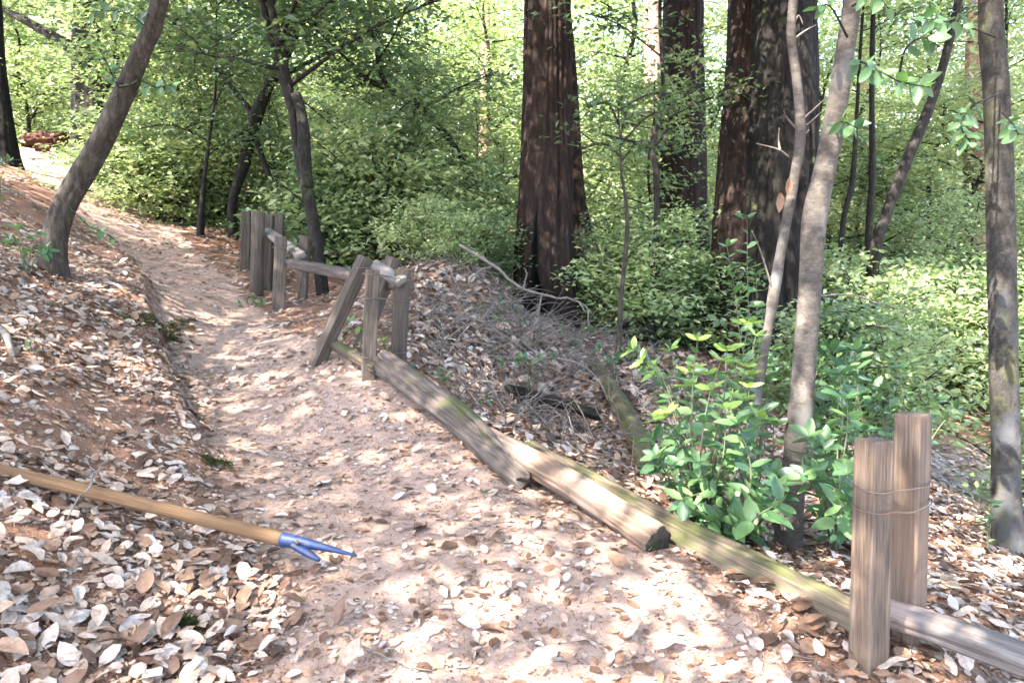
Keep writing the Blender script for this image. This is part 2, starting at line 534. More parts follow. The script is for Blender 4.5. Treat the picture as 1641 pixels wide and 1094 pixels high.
def H(x, y):
    x = np.asarray(x, float); y = np.asarray(y, float)
    z = H0(x, y)
    tm = trail_mask(x, y)
    a = 1 - 0.75 * tm
    z = z + a * (0.035 * vnoise(x * 2.1, y * 2.1, seed=3) + 0.016 * vnoise(x * 6.3, y * 6.3, seed=4)) + 0.006 * vnoise(x * 17, y * 17, seed=5)
    do = np.maximum(trail_mask(x, y, True), 0)
    cx = np.interp(y, tr_pts[1:14, 1], tr_pts[1:14, 0])
    win = np.clip((y - 3.3) / 1.2, 0, 1) * np.clip((9.3 - y) / 1.5, 0, 1) * (x < cx)
    u = np.clip(do / 0.13, 0, 1)
    z = z + win * 0.17 * u * u * (3 - 2 * u) * np.exp(-np.maximum(do - 0.3, 0) / 1.0) * (1 + 0.35 * vnoise(x * 3.3, y * 3.3, seed=31))
    pc = P(895, 655, 6.3)
    z = z - 0.32 * np.exp(-((x - pc[0]) / 0.42) ** 2 - ((y - pc[1]) / 0.4) ** 2)
    far = np.clip((np.hypot(x, y) - 22) / 20, 0, 1)
    return z + far * 0.8 * vnoise(x * 0.12, y * 0.12, seed=9)


def Hs(x, y):
    return float(H(np.array([x]), np.array([y]))[0])


def ground_at(px, d):
    """point on the terrain in the direction of picture column px at depth about d"""
    z = 0.0
    x = (px - 820.5) / FPX * d
    y = d
    for _ in range(4):
        z = Hs(x, y)
        y = (d - (CAMZ - z) * SP) / CP
    return np.array([x, y, Hs(x, y)])


def axis(lo, hi, d0, c0, c1, g):
    pts = list(np.arange(c0, c1, d0))
    s, v = d0, c1
    while v < hi: pts.append(v); s *= g; v += s
    s, v = d0, c0 - d0
    while v > lo: pts.insert(0, v); s *= g; v -= s
    return np.array(pts)


gx = axis(-110, 110, 0.045, -4.6, 3.8, 1.05)
gy = axis(-60, 140, 0.045, 1.2, 10.5, 1.045)
GX, GY = np.meshgrid(gx, gy)
GZ = H(GX, GY)
GT = trail_mask(GX, GY)
lp = P(1560, 765, 8.0)
GG = np.clip(1.4 - np.hypot((GX - lp[0] - 0.3) / 2.2, (GY - lp[1]) / 1.3), 0, 1) * np.clip(0.8 + 0.5 * vnoise(GX * 1.7, GY * 1.7, seed=12), 0, 1)
nx, ny = len(gx), len(gy)
idx = np.arange(nx * ny).reshape(ny, nx)
quads = np.stack([idx[:-1, :-1], idx[:-1, 1:], idx[1:, 1:], idx[1:, :-1]], -1).reshape(-1, 4)
Vall = np.stack([GX.ravel(), GY.ravel(), GZ.ravel()], 1)
ft = GT.ravel()[quads].mean(1) > 0.5
fg = (GG.ravel()[quads].mean(1) > 0.45) & ~ft


def sub_terrain(name, sel):
    q = quads[sel]
    used, inv = np.unique(q, return_inverse=True)
    mb = MB().add(Vall[used], [inv.reshape(-1, 4)])
    return tag(mb.build(name, M['ground'], extra={'trail': GT.ravel()[used], 'grey': GG.ravel()[used] * 0.8}), kind='structure')


sub_terrain('ground', ~ft & ~fg)
sub_terrain('trail', ft)
sub_terrain('lower_path', fg)

# ------------------------------------------------------------------ shape builders
def frames(pts):
    pts = np.asarray(pts, float)
    T = np.gradient(pts, axis=0)
    T /= np.linalg.norm(T, axis=1)[:, None] + 1e-12
    up = np.array([0, 1.0, 0]) if abs(T[0][2]) > 0.5 else np.array([0, 0, 1.0])
    Nn = []
    n = up - T[0] * (up @ T[0]); n /= np.linalg.norm(n)
    for t in T:
        n = n - t * (n @ t); n /= np.linalg.norm(n) + 1e-12
        Nn.append(n)
    Nn = np.array(Nn)
    return T, Nn, np.cross(T, Nn)


def resample(pts, k):
    """smooth Catmull-Rom resample of a list of points with optional extra columns"""
    p = np.asarray(pts, float)
    if len(p) < 3:
        t = np.linspace(0, 1, k)[:, None]
        return p[0] * (1 - t) + p[-1] * t
    q = np.vstack([2 * p[0] - p[1], p, 2 * p[-1] - p[-2]])
    out = []
    for s in np.linspace(0, len(p) - 1 - 1e-6, k):
        i = int(s); t = s - i
        a, b, c, d = q[i], q[i + 1], q[i + 2], q[i + 3]
        out.append(0.5 * ((2 * b) + (c - a) * t + (2 * a - 5 * b + 4 * c - d) * t * t + (3 * b - a - 3 * c + d) * t ** 3))
    return np.array(out)


def tube(mb, pts, rad, nseg=8, disp=None, rnd=0.5, cap=True):
    pts = np.asarray(pts, float); rad = np.asarray(rad, float)
    T, A, B = frames(pts)
    th = np.linspace(0, 2 * math.pi, nseg, endpoint=False)
    m = len(pts)
    R = np.repeat(rad[:, None], nseg, 1)
    if disp is not None:
        R = R * disp(th[None, :], pts[:, 2][:, None], np.arange(m)[:, None] / max(1, m - 1))
    V = pts[:, None, :] + R[..., None] * (np.cos(th)[None, :, None] * A[:, None, :] + np.sin(th)[None, :, None] * B[:, None, :])
    V = V.reshape(-1, 3)
    i = np.arange(m - 1)[:, None] * nseg
    j = np.arange(nseg)[None, :]; j2 = (j + 1) % nseg
    F = np.stack([i + j, i + j2, i + nseg + j2, i + nseg + j], -1).reshape(-1, 4)
    fs = [F]
    if cap:
        V = np.vstack([V, pts[0][None], pts[-1][None]])
        c0, c1 = m * nseg, m * nseg + 1
        jj = np.arange(nseg); jj2 = (jj + 1) % nseg
        fs.append(np.stack([np.full(nseg, c0), jj2, jj], -1))
        fs.append(np.stack([np.full(nseg, c1), (m - 1) * nseg + jj, (m - 1) * nseg + jj2], -1))
    mb.add(V, fs, rnd)


def align_z(p0, p1, roll=0.0):
    d = Vector(p1) - Vector(p0)
    q = d.to_track_quat('Z', 'Y')
    return Matrix.Translation(Vector(p0)) @ q.to_matrix().to_4x4() @ Matrix.Rotation(roll, 4, 'Z'), d.length


def timber(name, p0, p1, w, h, mat, parent, roll=0.0, expo=6, rough=0.03, taper=0.0, seed=0, split=0.0, nseg=36, bend=0.0, square_end=True, dark_end=False):
    """a post, rail or split log from p0 to p1, its local Z along the grain"""
    org = Vector(parent.location) if parent else Vector((0, 0, 0))
    M4, L = align_z(Vector(p0) - org, Vector(p1) - org, roll)
    rows = max(10, int(L / 0.035))
    zz = np.concatenate([[0, 0.004], np.linspace(0.012, L - 0.012, rows), [L - 0.004, L]])
    th = np.linspace(0, 2 * math.pi, nseg, endpoint=False)
    c, s = np.cos(th), np.sin(th)
    r = (np.abs(c) ** expo + np.abs(s) ** expo) ** (-1.0 / expo)
    Z, TH = np.meshgrid(zz, th, indexing='ij')
    X = r[None, :] * c[None, :] * w / 2; Y = r[None, :] * s[None, :] * h / 2
    k = 1 - taper * Z / L
    nz = fbm(np.cos(TH) * 2.2 + seed, np.sin(TH) * 2.2, Z * 2.0, 3, seed)
    gr = vnoise(np.cos(TH) * 9 + seed, np.sin(TH) * 9, Z * 1.3, seed + 5)
    k = k * (1 + rough * nz + rough * 0.5 * gr)
    if split > 0:                      # deep drying cracks that run with the grain
        for q in range(3):
            t0 = random.uniform(0, 2 * math.pi)
            wob = t0 + 0.25 * vnoise(Z * 1.5, Z * 0 + q, seed=seed + q)
            dd = np.abs((TH - wob + math.pi) % (2 * math.pi) - math.pi)
            k = k * (1 - split * np.exp(-(dd / 0.09) ** 2) * np.clip(0.6 + vnoise(Z * 1.2, Z * 0 + 7 * q, seed=seed + 3), 0, 1))
    endk = np.ones(len(zz)); endk[0] = endk[-1] = 0.93; endk[1] = endk[-2] = 0.985
    k = k * endk[:, None]
    bx = bend * np.sin(np.pi * Z / L)
    jag = (0.0 if square_end else 0.03) * fbm(TH * 1.3, TH * 0 + seed, None, 2, seed)
    Zj = Z + np.where(Z > L * 0.5, 1, -1) * jag * (np.abs(Z / L - 0.5) * 2) ** 20
    V = np.stack([X * k + bx, Y * k, Zj], -1).reshape(-1, 3)
    m = len(zz)
    i = np.arange(m - 1)[:, None] * nseg
    j = np.arange(nseg)[None, :]; j2 = (j + 1) % nseg
    F = np.stack([i + j, i + j2, i + nseg + j2, i + nseg + j], -1).reshape(-1, 4)
    V = np.vstack([V, [[0, 0, 0.002], [0, 0, L - 0.002]]])
    jj = np.arange(nseg); jj2 = (jj + 1) % nseg
    fs = [F, np.stack([np.full(nseg, m * nseg), jj2, jj], -1), np.stack([np.full(nseg, m * nseg + 1), (m - 1) * nseg + jj, (m - 1) * nseg + jj2], -1)]
    me = MB().add(V, fs).mesh(name, mat)
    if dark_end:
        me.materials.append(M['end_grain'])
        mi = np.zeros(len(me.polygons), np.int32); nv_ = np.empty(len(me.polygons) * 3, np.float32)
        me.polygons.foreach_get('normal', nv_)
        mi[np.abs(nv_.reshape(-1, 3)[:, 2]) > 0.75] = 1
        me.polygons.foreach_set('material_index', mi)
    return link_mesh(name, me, parent, M4)


def wire_loop(name, pts, parent, r=0.0022, mat=None, closed=True, k=60):
    org = np.array(parent.location)
    p = [np.asarray(q, float) for q in pts]
    if closed: p = p + [p[0]]
    pp = resample(p, k) if len(p) > 2 else np.array(p)
    mb = MB(); tube(mb, pp, np.full(len(pp), r), 6)
    return mb.build(name, mat or M['wire'], parent, org)


# leaves -----------------------------------------------------------
def leaf_shape(L=1.0, W=0.42, curl=0.15, fold=0.1, twist=0.0, st=(0.0, 0.18, 0.45, 0.75, 1.0), wav=0.0):
    """leaf along +X, base at the origin, surface normal +Z"""
    V = []; 
    for i, s in enumerate(st):
        w = W * 0.5 * math.sin(math.pi * s ** 0.85) ** 0.8 if 0 < s < 1 else 0
        zc = curl * (s * (1 - s)) * 4 * -0.25 + curl * -0.35 * s * s
        if w == 0:
            V.append((s * L, 0, zc * L)); continue
        a = twist * s
        for q in (-1, 0, 1):
            y = q * w * L; z = (fold * abs(q) * w * 2 + zc + (wav * math.sin(7 * s + 3 * q) * abs(q))) * L
            V.append((s * L, y * math.cos(a), z + y * math.sin(a)))
    n = len(st) - 2
    T, Q = [], []
    T += [(0, 2, 1), (0, 3, 2)]
    for k in range(n - 1):
        b = 1 + 3 * k
        Q += [(b, b + 1, b + 4, b + 3), (b + 1, b + 2, b + 5, b + 4)]
    b = 1 + 3 * (n - 1); e = 1 + 3 * n
    T += [(b, b + 1, e), (b + 1, b + 2, e)]
    return np.array(V, float), [np.array(T), np.array(Q)]


def rhomb(L=1.0, W=0.45, fold=0.12):
    V = np.array([(0, 0, 0), (0.45 * L, -W * L / 2, fold * W * L), (L, 0, -0.08 * L), (0.45 * L, W * L / 2, fold * W * L)], float)
    return V, [np.array([(0, 1, 2), (0, 2, 3)])]


def hexleaf(L=1.0, W=0.5):
    V = np.array([(0, 0, 0), (0.28 * L, -W * L * .42, .05 * L), (0.68 * L, -W * L * .40, .03 * L), (L, 0, -0.1 * L), (0.68 * L, W * L * .40, .03 * L), (0.28 * L, W * L * .42, .05 * L)], float)
    return V, [np.array([(0, 1, 5)]), np.array([(1, 2, 4, 5)]), np.array([(2, 3, 4)])]


def scatter(mb, tmpl, pos, nrm, yaw, scale, rnd):
    V0, fs = tmpl
    n = len(pos); k = len(V0)
    z = nrm / (np.linalg.norm(nrm, axis=1)[:, None] + 1e-9)
    a = np.stack([np.cos(yaw), np.sin(yaw), np.zeros(n)], 1)
    x = a - z * (a * z).sum(1)[:, None]
    x /= np.linalg.norm(x, axis=1)[:, None] + 1e-9
    y = np.cross(z, x)
    Rm = np.stack([x, y, z], -1)
    V = np.einsum('nij,kj->nki', Rm, V0) * np.asarray(scale).reshape(-1, 1, 1) + pos[:, None, :]
    off = (np.arange(n) * k)[:, None, None]
    mb.add(V.reshape(-1, 3), [(f[None] + off).reshape(-1, f.shape[1]) for f in fs], np.repeat(rnd, k))


def normals_at(x, y, e=0.04):
    dx = (H(x + e, y) - H(x - e, y)) / (2 * e); dy = (H(x, y + e) - H(x, y - e)) / (2 * e)
    n = np.stack([-dx, -dy, np.ones_like(dx)], 1)
    return n / np.linalg.norm(n, axis=1)[:, None]


# ------------------------------------------------------------------ tree trunks in view
def px_path(lst, ws=0.86):
    """[(px, py, depth, width_px), ...] -> resampled world path with radii"""
    pts = np.array([[*P(a, b, c), w / FPX * c / 2 * ws] for a, b, c, w in lst])
    return pts


def bark_disp(amp, fr, fz, seed):
    def f(th, z, t):
        return 1 + amp * fbm(np.cos(th) * fr + seed, np.sin(th) * fr, z * fz + 0 * th, 3, seed)
    return f


def flute_disp(amp, fr, fz, seed, flare_z0=None, hole=None):
    """redwood bark: long vertical ridges; optional burnt hollow (theta, z, half angle, half height)"""
    def f(th, z, t):
        wx = 0.5 * vnoise(z * 0.35 + 0 * th, np.cos(th) * 1.0 + seed, np.sin(th), seed)
        a = fbm(np.cos(th + wx * 0.12) * fr + seed, np.sin(th + wx * 0.12) * fr, z * fz + 0 * th, 3, seed)
        b = vnoise(np.cos(th) * fr * 3.2, np.sin(th) * fr * 3.2 + seed, z * fz * 3 + 0 * th, seed + 2)
        big = vnoise(np.cos(th) * 1.6 + seed, np.sin(th) * 1.6, z * 0.15 + 0 * th, seed + 9)
        r = 1 + amp * (1 - 2 * np.abs(a)) + amp * 0.35 * b + 0.07 * big
        if hole:
            for (ht, hz, ha, hh, dp) in hole:
                dd = np.abs((th - ht + math.pi) % (2 * math.pi) - math.pi)
                zz = (z - hz) / hh
                r = r - dp * np.clip(1.25 - (dd / (ha * np.clip(1 - 0.55 * np.maximum(zz, 0), 0.25, 1))) ** 2 - zz ** 2, 0, 1) ** 0.5
        return r
    return f


def add_limb(mb, p, rad0, p2, rad1, k=8, sag=0.0, nseg=6, seed=0):
    p = np.asarray(p, float); p2 = np.asarray(p2, float)
    mid = (p + p2) / 2 + np.array([0, 0, sag]) + RNG.normal(0, 0.04, 3) * np.linalg.norm(p2 - p)
    pts = resample([p, mid, p2], k)
    tube(mb, pts, np.linspace(rad0, rad1, k), nseg, bark_disp(0.12, 2, 5, seed))
    return pts


def leaf_cloud(mb, centers, sig, n_per, L, tm, tint=(0.15, 0.9), flat=0.35, outward=None):
    """leaf clumps round twig ends: every clump has its own density and leaf tint"""
    c = np.repeat(centers, n_per, 0)
    n = len(c)
    off = RNG.normal(0, 1, (n, 3)) * np.array([1, 1, flat]) * sig
    pos = c + off
    nr = np.stack([RNG.normal(0, 0.55, n), RNG.normal(0, 0.55, n), np.ones(n)], 1)
    yaw = np.arctan2(off[:, 1], off[:, 0]) + RNG.normal(0, 0.7, n)
    base = np.repeat(RNG.uniform(tint[0], tint[1], len(centers)), n_per)
    rnd = np.clip(base + RNG.normal(0, 0.13, n), 0, 1)
    scatter(mb, tm, pos, nr, yaw, L * RNG.uniform(0.45, 1.5, n), rnd)


def crown_from_limbs(limb_paths, mb_wood, mb_leaf, twigs=7, twl=0.7, per=22, L=0.09, sig=0.22, tm=None, tint=(0.1, 0.9), start=0.35, wr=0.008):
    tm = tm or rhomb()
    cs = []
    for lp_ in limb_paths:
        k = len(lp_)
        for _ in range(twigs):
            t = random.uniform(start, 1.0)
            i = min(k - 1, int(t * (k - 1)))
            a = random.uniform(0, 2 * math.pi)
            ln = twl * random.uniform(0.4, 1.2)
            d = np.array([math.cos(a), math.sin(a), random.uniform(-0.35, 0.55)]) * ln
            e = lp_[i] + d
            tube(mb_wood, resample([lp_[i], lp_[i] + d * 0.5 + [0, 0, 0.08 * ln], e], 4), np.linspace(wr, wr * 0.3, 4), 4, cap=False)
            cs += [e, lp_[i] + d * 0.62]
            if random.random() < 0.6:
                cs.append(e + np.array([random.gauss(0, .25), random.gauss(0, .25), random.gauss(0, .15)]) * ln)
    if cs:
        leaf_cloud(mb_leaf, np.array(cs), sig, per, L, tm, tint)
    return len(cs)


def trunk_tree(name, label, path, mat, nseg=24, rows=60, disp=None, group=None, top_h=9.0, top_lean=(0, 0), limbs=6, crown=True,
               twigs=8, per=24, L=0.10, sig=0.28, limb_len=2.6, limb_lo=0.35, root_depth=0.35, leafmat='leaf', flare=0.35, extra_limbs=(), cat='tree',
               tint=(0.1, 0.85), parts=True, ws=0.86):
    """a tree whose trunk follows the given path in view, then goes on up out of the frame into a leafy crown"""
    pts = px_path(path, ws)
    base = pts[0, :3].copy()
    hb = Hs(base[0], base[1])
    base[2] = min(base[2], hb)
    top = pts[-1].copy()
    d = pts[-1, :3] - pts[-2, :3]; d /= np.linalg.norm(d)
    n_up = 5
    up = []
    for k in range(1, n_up + 1):
        s = k / n_up * top_h
        q = top[:3] + d * s * 0.5 + np.array([top_lean[0] * s, top_lean[1] * s, s * 0.6])
        up.append([*q, top[3] * (1 - 0.8 * k / n_up)])
    root = np.array([[base[0], base[1], base[2] - root_depth, pts[0, 3] * (1 + flare)]])
    allp = np.vstack([root, pts, up])
    rs = resample(allp, rows)
    t = thing(name, label, cat, (base[0], base[1], base[2]), group=group)
    mb = MB()
    tube(mb, rs[:, :3], np.maximum(rs[:, 3], 0.008), nseg, disp or bark_disp(0.08, 2.2, 1.8, random.randint(0, 99)))
    lf = MB(); paths = []
    nr = len(rs)
    for k in range(limbs):
        f = limb_lo + (1 - limb_lo) * (k + random.random()) / limbs
        i = min(nr - 2, int(f * nr))
        a = k * 2.4 + random.random()
        ln = limb_len * (1.15 - 0.6 * f) * random.uniform(0.7, 1.3)
        e = rs[i, :3] + np.array([math.cos(a) * ln, math.sin(a) * ln, ln * random.uniform(0.15, 0.6)])
        paths.append(add_limb(mb, rs[i, :3], max(0.012, rs[i, 3] * 0.5), e, 0.01, 7, 0.1))
    for (pa, ra, pb, rb) in extra_limbs:
        add_limb(mb, pa, ra, pb, rb, 10, 0.0, 8)
    mb.build('trunk', mat, t, base)
    if crown:
        wm = MB()
        crown_from_limbs(paths, wm, lf, twigs, limb_len * 0.4, per, L, sig, rhomb(W=0.5), tint)
        wm.build('twigs', mat, t, base)['kind'] = 'stuff'
        tag(lf.build('crown', M[leafmat], t, base, smooth=False), kind='stuff')
    return t, rs


trees = {}
# leaning oak on the bank, left
trees['lean'], lean_rs = trunk_tree('oak_tree', 'leaning oak with a thick curved trunk rooted in the bank left of the trail',
    [(92, 462, 6.3, 66), (86, 400, 6.3, 58), (104, 330, 6.25, 52), (150, 250, 6.2, 50), (190, 170, 6.1, 46), (228, 80, 6.0, 42), (256, 0, 5.9, 38)],
    M['oak'], 40, 90, ws=0.70, disp=bark_disp(0.10, 2.6, 2.4, 3), top_h=6.5, top_lean=(0.1, -0.05), limbs=18, twigs=11, per=30, L=0.12, sig=0.4, limb_len=4.2, limb_lo=0.62)
# thick mossy trunks behind it
trees['thick'], _ = trunk_tree('old_tree', 'thick dark mossy trunk standing beside the trail behind the leaning oak',
    [(150, 232, 16, 72), (146, 150, 16, 62), (145, 60, 16, 58), (146, 0, 16, 56)], M['dark_bark'], 36, 60, flute_disp(0.10, 2.5, 0.4, 5),
    top_h=9, limbs=14, limb_len=3.4, limb_lo=0.24, sig=0.4, L=0.13, extra_limbs=[(P(160, 190, 15.9), 0.22, P(182, 40, 15.5), 0.16)])
trees['edge'], _ = trunk_tree('redwood_tree', 'grey fluted trunk cut by the left picture edge near the trail top',
    [(4, 250, 15, 52), (-2, 170, 15, 36), (-8, 80, 15, 28), (-12, 0, 15, 26)], M['fir'], 40, 50, flute_disp(0.10, 4, 0.4, 8),
    top_h=12, limbs=8, limb_len=2.6, limb_lo=0.5, sig=0.4, L=0.12)
# dark slim twin oak beyond the far fence
mbp = [(517, 466, 9.0, 30), (508, 400, 9.0, 28), (495, 320, 9.0, 27), (480, 250, 9.0, 24), (468, 170, 9.0, 22), (452, 90, 9.0, 20), (434, 0, 9.0, 18)]
trees['twin'], _ = trunk_tree('oak_tree', 'slim dark oak with a second fused stem just beyond the far fence posts', mbp, M['dark_bark'], 24, 70, ws=0.72, disp=bark_disp(0.10, 2.6, 2.4, 4), top_h=6, limbs=17, limb_len=3.0, limb_lo=0.42, L=0.11, sig=0.35, twigs=10,
    extra_limbs=[(P(494, 300, 8.95), 0.07, P(486, 200, 8.9), 0.075), (P(486, 205, 8.9), 0.075, P(474, 150, 8.95), 0.06), (P(470, 180, 9.0), 0.06, P(418, 0, 9.0), 0.045)])
trees['crook'], _ = trunk_tree('oak_tree', 'crooked dark oak with a kinked trunk to the left of the slim twin oak',
    [(372, 330, 12, 16), (392, 260, 12, 22), (404, 205, 12, 28), (432, 135, 12, 20), (466, 70, 12, 20), (480, 20, 12, 16)], M['dark_bark'], 20, 50,
    top_h=4, limbs=12, limb_len=2.4, limb_lo=0.36, L=0.11, sig=0.32,
    extra_limbs=[(P(408, 215, 12), 0.05, P(460, 330, 11.6), 0.03), (P(412, 190, 12), 0.05, P(340, 100, 12), 0.03)])
trees['sap'], _ = trunk_tree('young_oak', 'thin grey sapling standing on leaf litter at the right edge of the upper trail',
    [(321, 372, 11.5, 14), (326, 300, 11.5, 8), (334, 235, 11.5, 6), (345, 150, 11.4, 5)], M['dark_bark'], 12, 30, top_h=1.8, limbs=12, limb_len=1.3, limb_lo=0.3,
    L=0.09, sig=0.2, per=16, root_depth=0.2)
# arching dark branch tree in the understorey
trees['arch'], _ = trunk_tree('oak_tree', 'dark oak arching up to the left between the slim twin oak and main redwood',
    [(812, 440, 12.6, 16), (796, 385, 12.4, 14), (768, 315, 12.2, 13), (735, 245, 12.0, 12), (690, 190, 11.9, 12), (636, 150, 11.8, 11), (590, 128, 11.7, 8)],
    M['dark_bark'], 14, 60, top_h=1.2, top_lean=(-0.4, 0), limbs=9, limb_len=1.6, limb_lo=0.4, L=0.10, sig=0.28, per=20,
    extra_limbs=[(P(618, 138, 11.8), 0.045, P(604, 75, 11.8), 0.035), (P(604, 78, 11.8), 0.035, P(566, -20, 11.8), 0.02), (P(770, 330, 12.3), 0.04, P(830, 280, 12.2), 0.02)])

# the main redwood
def redwood(name, label, path, mat, disp, nseg=150, rows=170, top_h=16, group=None, crown=True, r_lo=0.45, limbs=34, limb_len=3.6, char=None):
    pts = px_path(path)
    base = pts[0, :3].copy()
    hb = Hs(base[0], base[1]); base[2] = min(base[2], hb)
    top = pts[-1]
    up = [[top[0], top[1], top[2] + top_h * k / 4, top[3] * (1 - 0.2 * k)] for k in range(1, 5)]
    root = np.array([[base[0], base[1], base[2] - 0.6, pts[0, 3] * 1.12]])
    low = resample(np.vstack([root, pts]), rows)
    hi = resample(np.vstack([low[-2:], up]), 30)[6:]
    rs = np.vstack([low, hi])
    t = thing(name, label, 'tree', base, group=group)
    mb = MB()
    tube(mb, rs[:, :3], np.maximum(rs[:, 3], 0.02), nseg, disp)
    if char:
        th = np.tile(np.linspace(0, 2 * math.pi, nseg, endpoint=False), len(rs)); zz_ = np.repeat(rs[:, 2], nseg)
        am = np.zeros(len(th))
        for (ht, hz, ha, hh, dp) in char:
            dd = np.abs((th - ht + math.pi) % (2 * math.pi) - math.pi); q = (zz_ - hz) / hh
            am = np.maximum(am, np.clip(1.7 - (dd / (ha * 1.25 * np.clip(1 - 0.5 * np.maximum(q, 0), 0.25, 1))) ** 2 - q ** 2 + 0.4 * vnoise(th * 9, zz_ * 9, seed=3), 0, 1))
        mb.R[0][:len(th)] = 0.5 - 0.5 * am
    paths = []
    for k in range(limbs):
        i = random.randint(rows + 3, len(rs) - 2)
        a = random.uniform(0, 2 * math.pi)
        ln = limb_len * random.uniform(0.5, 1.2)
        e = rs[i, :3] + np.array([math.cos(a) * ln, math.sin(a) * ln, -0.25 * ln])
        paths.append(add_limb(mb, rs[i, :3], 0.05, e, 0.01, 6, 0.1))
    mb.build('trunk', mat, t, base)
    if crown:
        lf = MB(); wm = MB()
        crown_from_limbs(paths, wm, lf, 9, 1.0, 24, 0.15, 0.38, rhomb(W=0.42), (0.0, 0.5), start=0.15)
        wm.build('twigs', mat, t, base)['kind'] = 'stuff'
        tag(lf.build('crown', M['leaf'], t, base, smooth=False), kind='stuff')
    return t


HOLE = [(3.14 - 0.35, P(860, 487, 10)[2], 0.30, 0.36, 0.55), (3.14 - 0.35, P(858, 430, 10)[2], 0.10, 0.75, 0.18)]
redwood('redwood_tree', 'big redwood with a burnt hollow at its foot, behind the leaf mound',
        [(876, 530, 10, 126), (874, 490, 10, 118), (872, 420, 10, 110), (874, 330, 10, 98), (876, 200, 10, 90), (877, 80, 10, 85), (877, 0, 10, 82)],
        M['redwood'], flute_disp(0.075, 5.0, 0.30, 11, hole=HOLE), char=HOLE)
redwood('redwood_tree', 'narrow dark trunk hidden behind the right side of the big middle redwood',
        [(930, 500, 11.5, 44), (932, 400, 11.5, 32), (926, 300, 11.5, 22), (915, 100, 11.5, 18), (905, 0, 11.5, 16)], M['redwood'], flute_disp(0.05, 4, 0.3, 14), 60, 60, 8, limbs=6)
redwood('redwood_tree', 'dark redwood half hidden by foliage just left of the big right pair',
        [(1088, 520, 13, 124), (1090, 420, 13, 106), (1092, 250, 13, 90), (1094, 100, 13, 78), (1095, 0, 13, 72)], M['redwood'], flute_disp(0.05, 5, 0.3, 17), 110, 110)
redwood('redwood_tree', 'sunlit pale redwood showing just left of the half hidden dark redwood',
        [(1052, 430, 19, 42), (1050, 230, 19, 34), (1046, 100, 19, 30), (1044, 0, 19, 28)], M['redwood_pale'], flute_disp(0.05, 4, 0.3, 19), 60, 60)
redwood('redwood_tree', 'reddish striped redwood, left trunk of the big pair on the right',
        [(1192, 590, 10.2, 150), (1190, 520, 10.2, 136), (1194, 400, 10.2, 116), (1199, 250, 10.2, 102), (1205, 100, 10.2, 92), (1207, 0, 10.2, 88)],
        M['redwood'], flute_disp(0.075, 5, 0.25, 23))
redwood('fir_tree', 'near black furrowed trunk, right one of the big pair',
        [(1258, 640, 9.7, 180), (1252, 540, 9.7, 150), (1252, 400, 9.7, 128), (1254, 250, 9.7, 120), (1257, 100, 9.7, 112), (1258, 0, 9.7, 108)],
        M['fir'], flute_disp(0.08, 6, 0.7, 29))
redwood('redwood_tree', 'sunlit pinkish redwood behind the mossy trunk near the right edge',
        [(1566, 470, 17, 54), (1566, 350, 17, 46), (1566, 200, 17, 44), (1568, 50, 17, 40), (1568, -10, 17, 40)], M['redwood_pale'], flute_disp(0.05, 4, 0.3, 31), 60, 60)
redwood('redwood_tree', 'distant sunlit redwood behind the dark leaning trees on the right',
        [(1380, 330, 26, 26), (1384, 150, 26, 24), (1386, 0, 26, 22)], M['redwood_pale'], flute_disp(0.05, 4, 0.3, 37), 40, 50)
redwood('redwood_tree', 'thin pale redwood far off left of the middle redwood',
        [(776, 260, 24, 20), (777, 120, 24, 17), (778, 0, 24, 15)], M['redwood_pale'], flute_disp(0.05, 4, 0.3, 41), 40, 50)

# slim trunks at the right
t, _ = trunk_tree('tanoak_tree', 'smooth grey bent trunk tied with a cyan cord, rising from the shrubs',
    [(1262, 880, 3.95, 52), (1272, 760, 3.95, 46), (1286, 620, 4.0, 43), (1297, 470, 4.0, 40), (1306, 350, 4.0, 44), (1322, 270, 4.0, 40), (1341, 170, 4.0, 37), (1356, 70, 4.0, 34), (1366, 0, 4.0, 33)],
    M['grey_bark'], 32, 110, bark_disp(0.05, 2.0, 3.0, 41), top_h=6, top_lean=(0.05, 0.1), limbs=9, limb_len=2.2, limb_lo=0.72, L=0.10, sig=0.3, per=18, flare=0.25)
grey = t
ring = []
for a in np.linspace(0, 2 * math.pi, 13)[:-1]:
    c = P(1273, 752, 3.95)
    ring.append(c + np.array([math.cos(a) * 0.078, math.sin(a) * 0.078, 0.008 * math.cos(a + 1)]))
wire_loop('cord', ring, grey, 0.004, M['cyan'])

t, _ = trunk_tree('tanoak_sapling', 'thin pale sapling with bare side twigs in front of the near black trunk',
    [(1198, 740, 4.6, 26), (1212, 640, 4.6, 19), (1232, 520, 4.6, 18), (1240, 470, 4.6, 21), (1252, 400, 4.6, 18), (1272, 290, 4.6, 18), (1283, 215, 4.6, 20), (1277, 130, 4.6, 17), (1268, 60, 4.6, 16), (1271, 0, 4.6, 15)],
    M['grey_bark'], 18, 100, bark_disp(0.08, 2.0, 5.0, 43), top_h=2.5, limbs=5, limb_len=1.2, limb_lo=0.78, L=0.09, sig=0.2, per=12, root_depth=0.5, flare=0.1, twigs=5)
sapling = t
def bare_twig(parent, lst, r0=0.008, r1=0.002, mat=None, name='twig'):
    pts = [P(*q) for q in lst]
    pp = resample(pts, max(6, 4 * len(lst))); mb = MB()
    tube(mb, pp, np.linspace(r0, r1, len(pp)), 5, bark_disp(0.15, 2, 20, 5))
    return mb.build(name, mat or M['twig'], parent, np.array(parent.location))
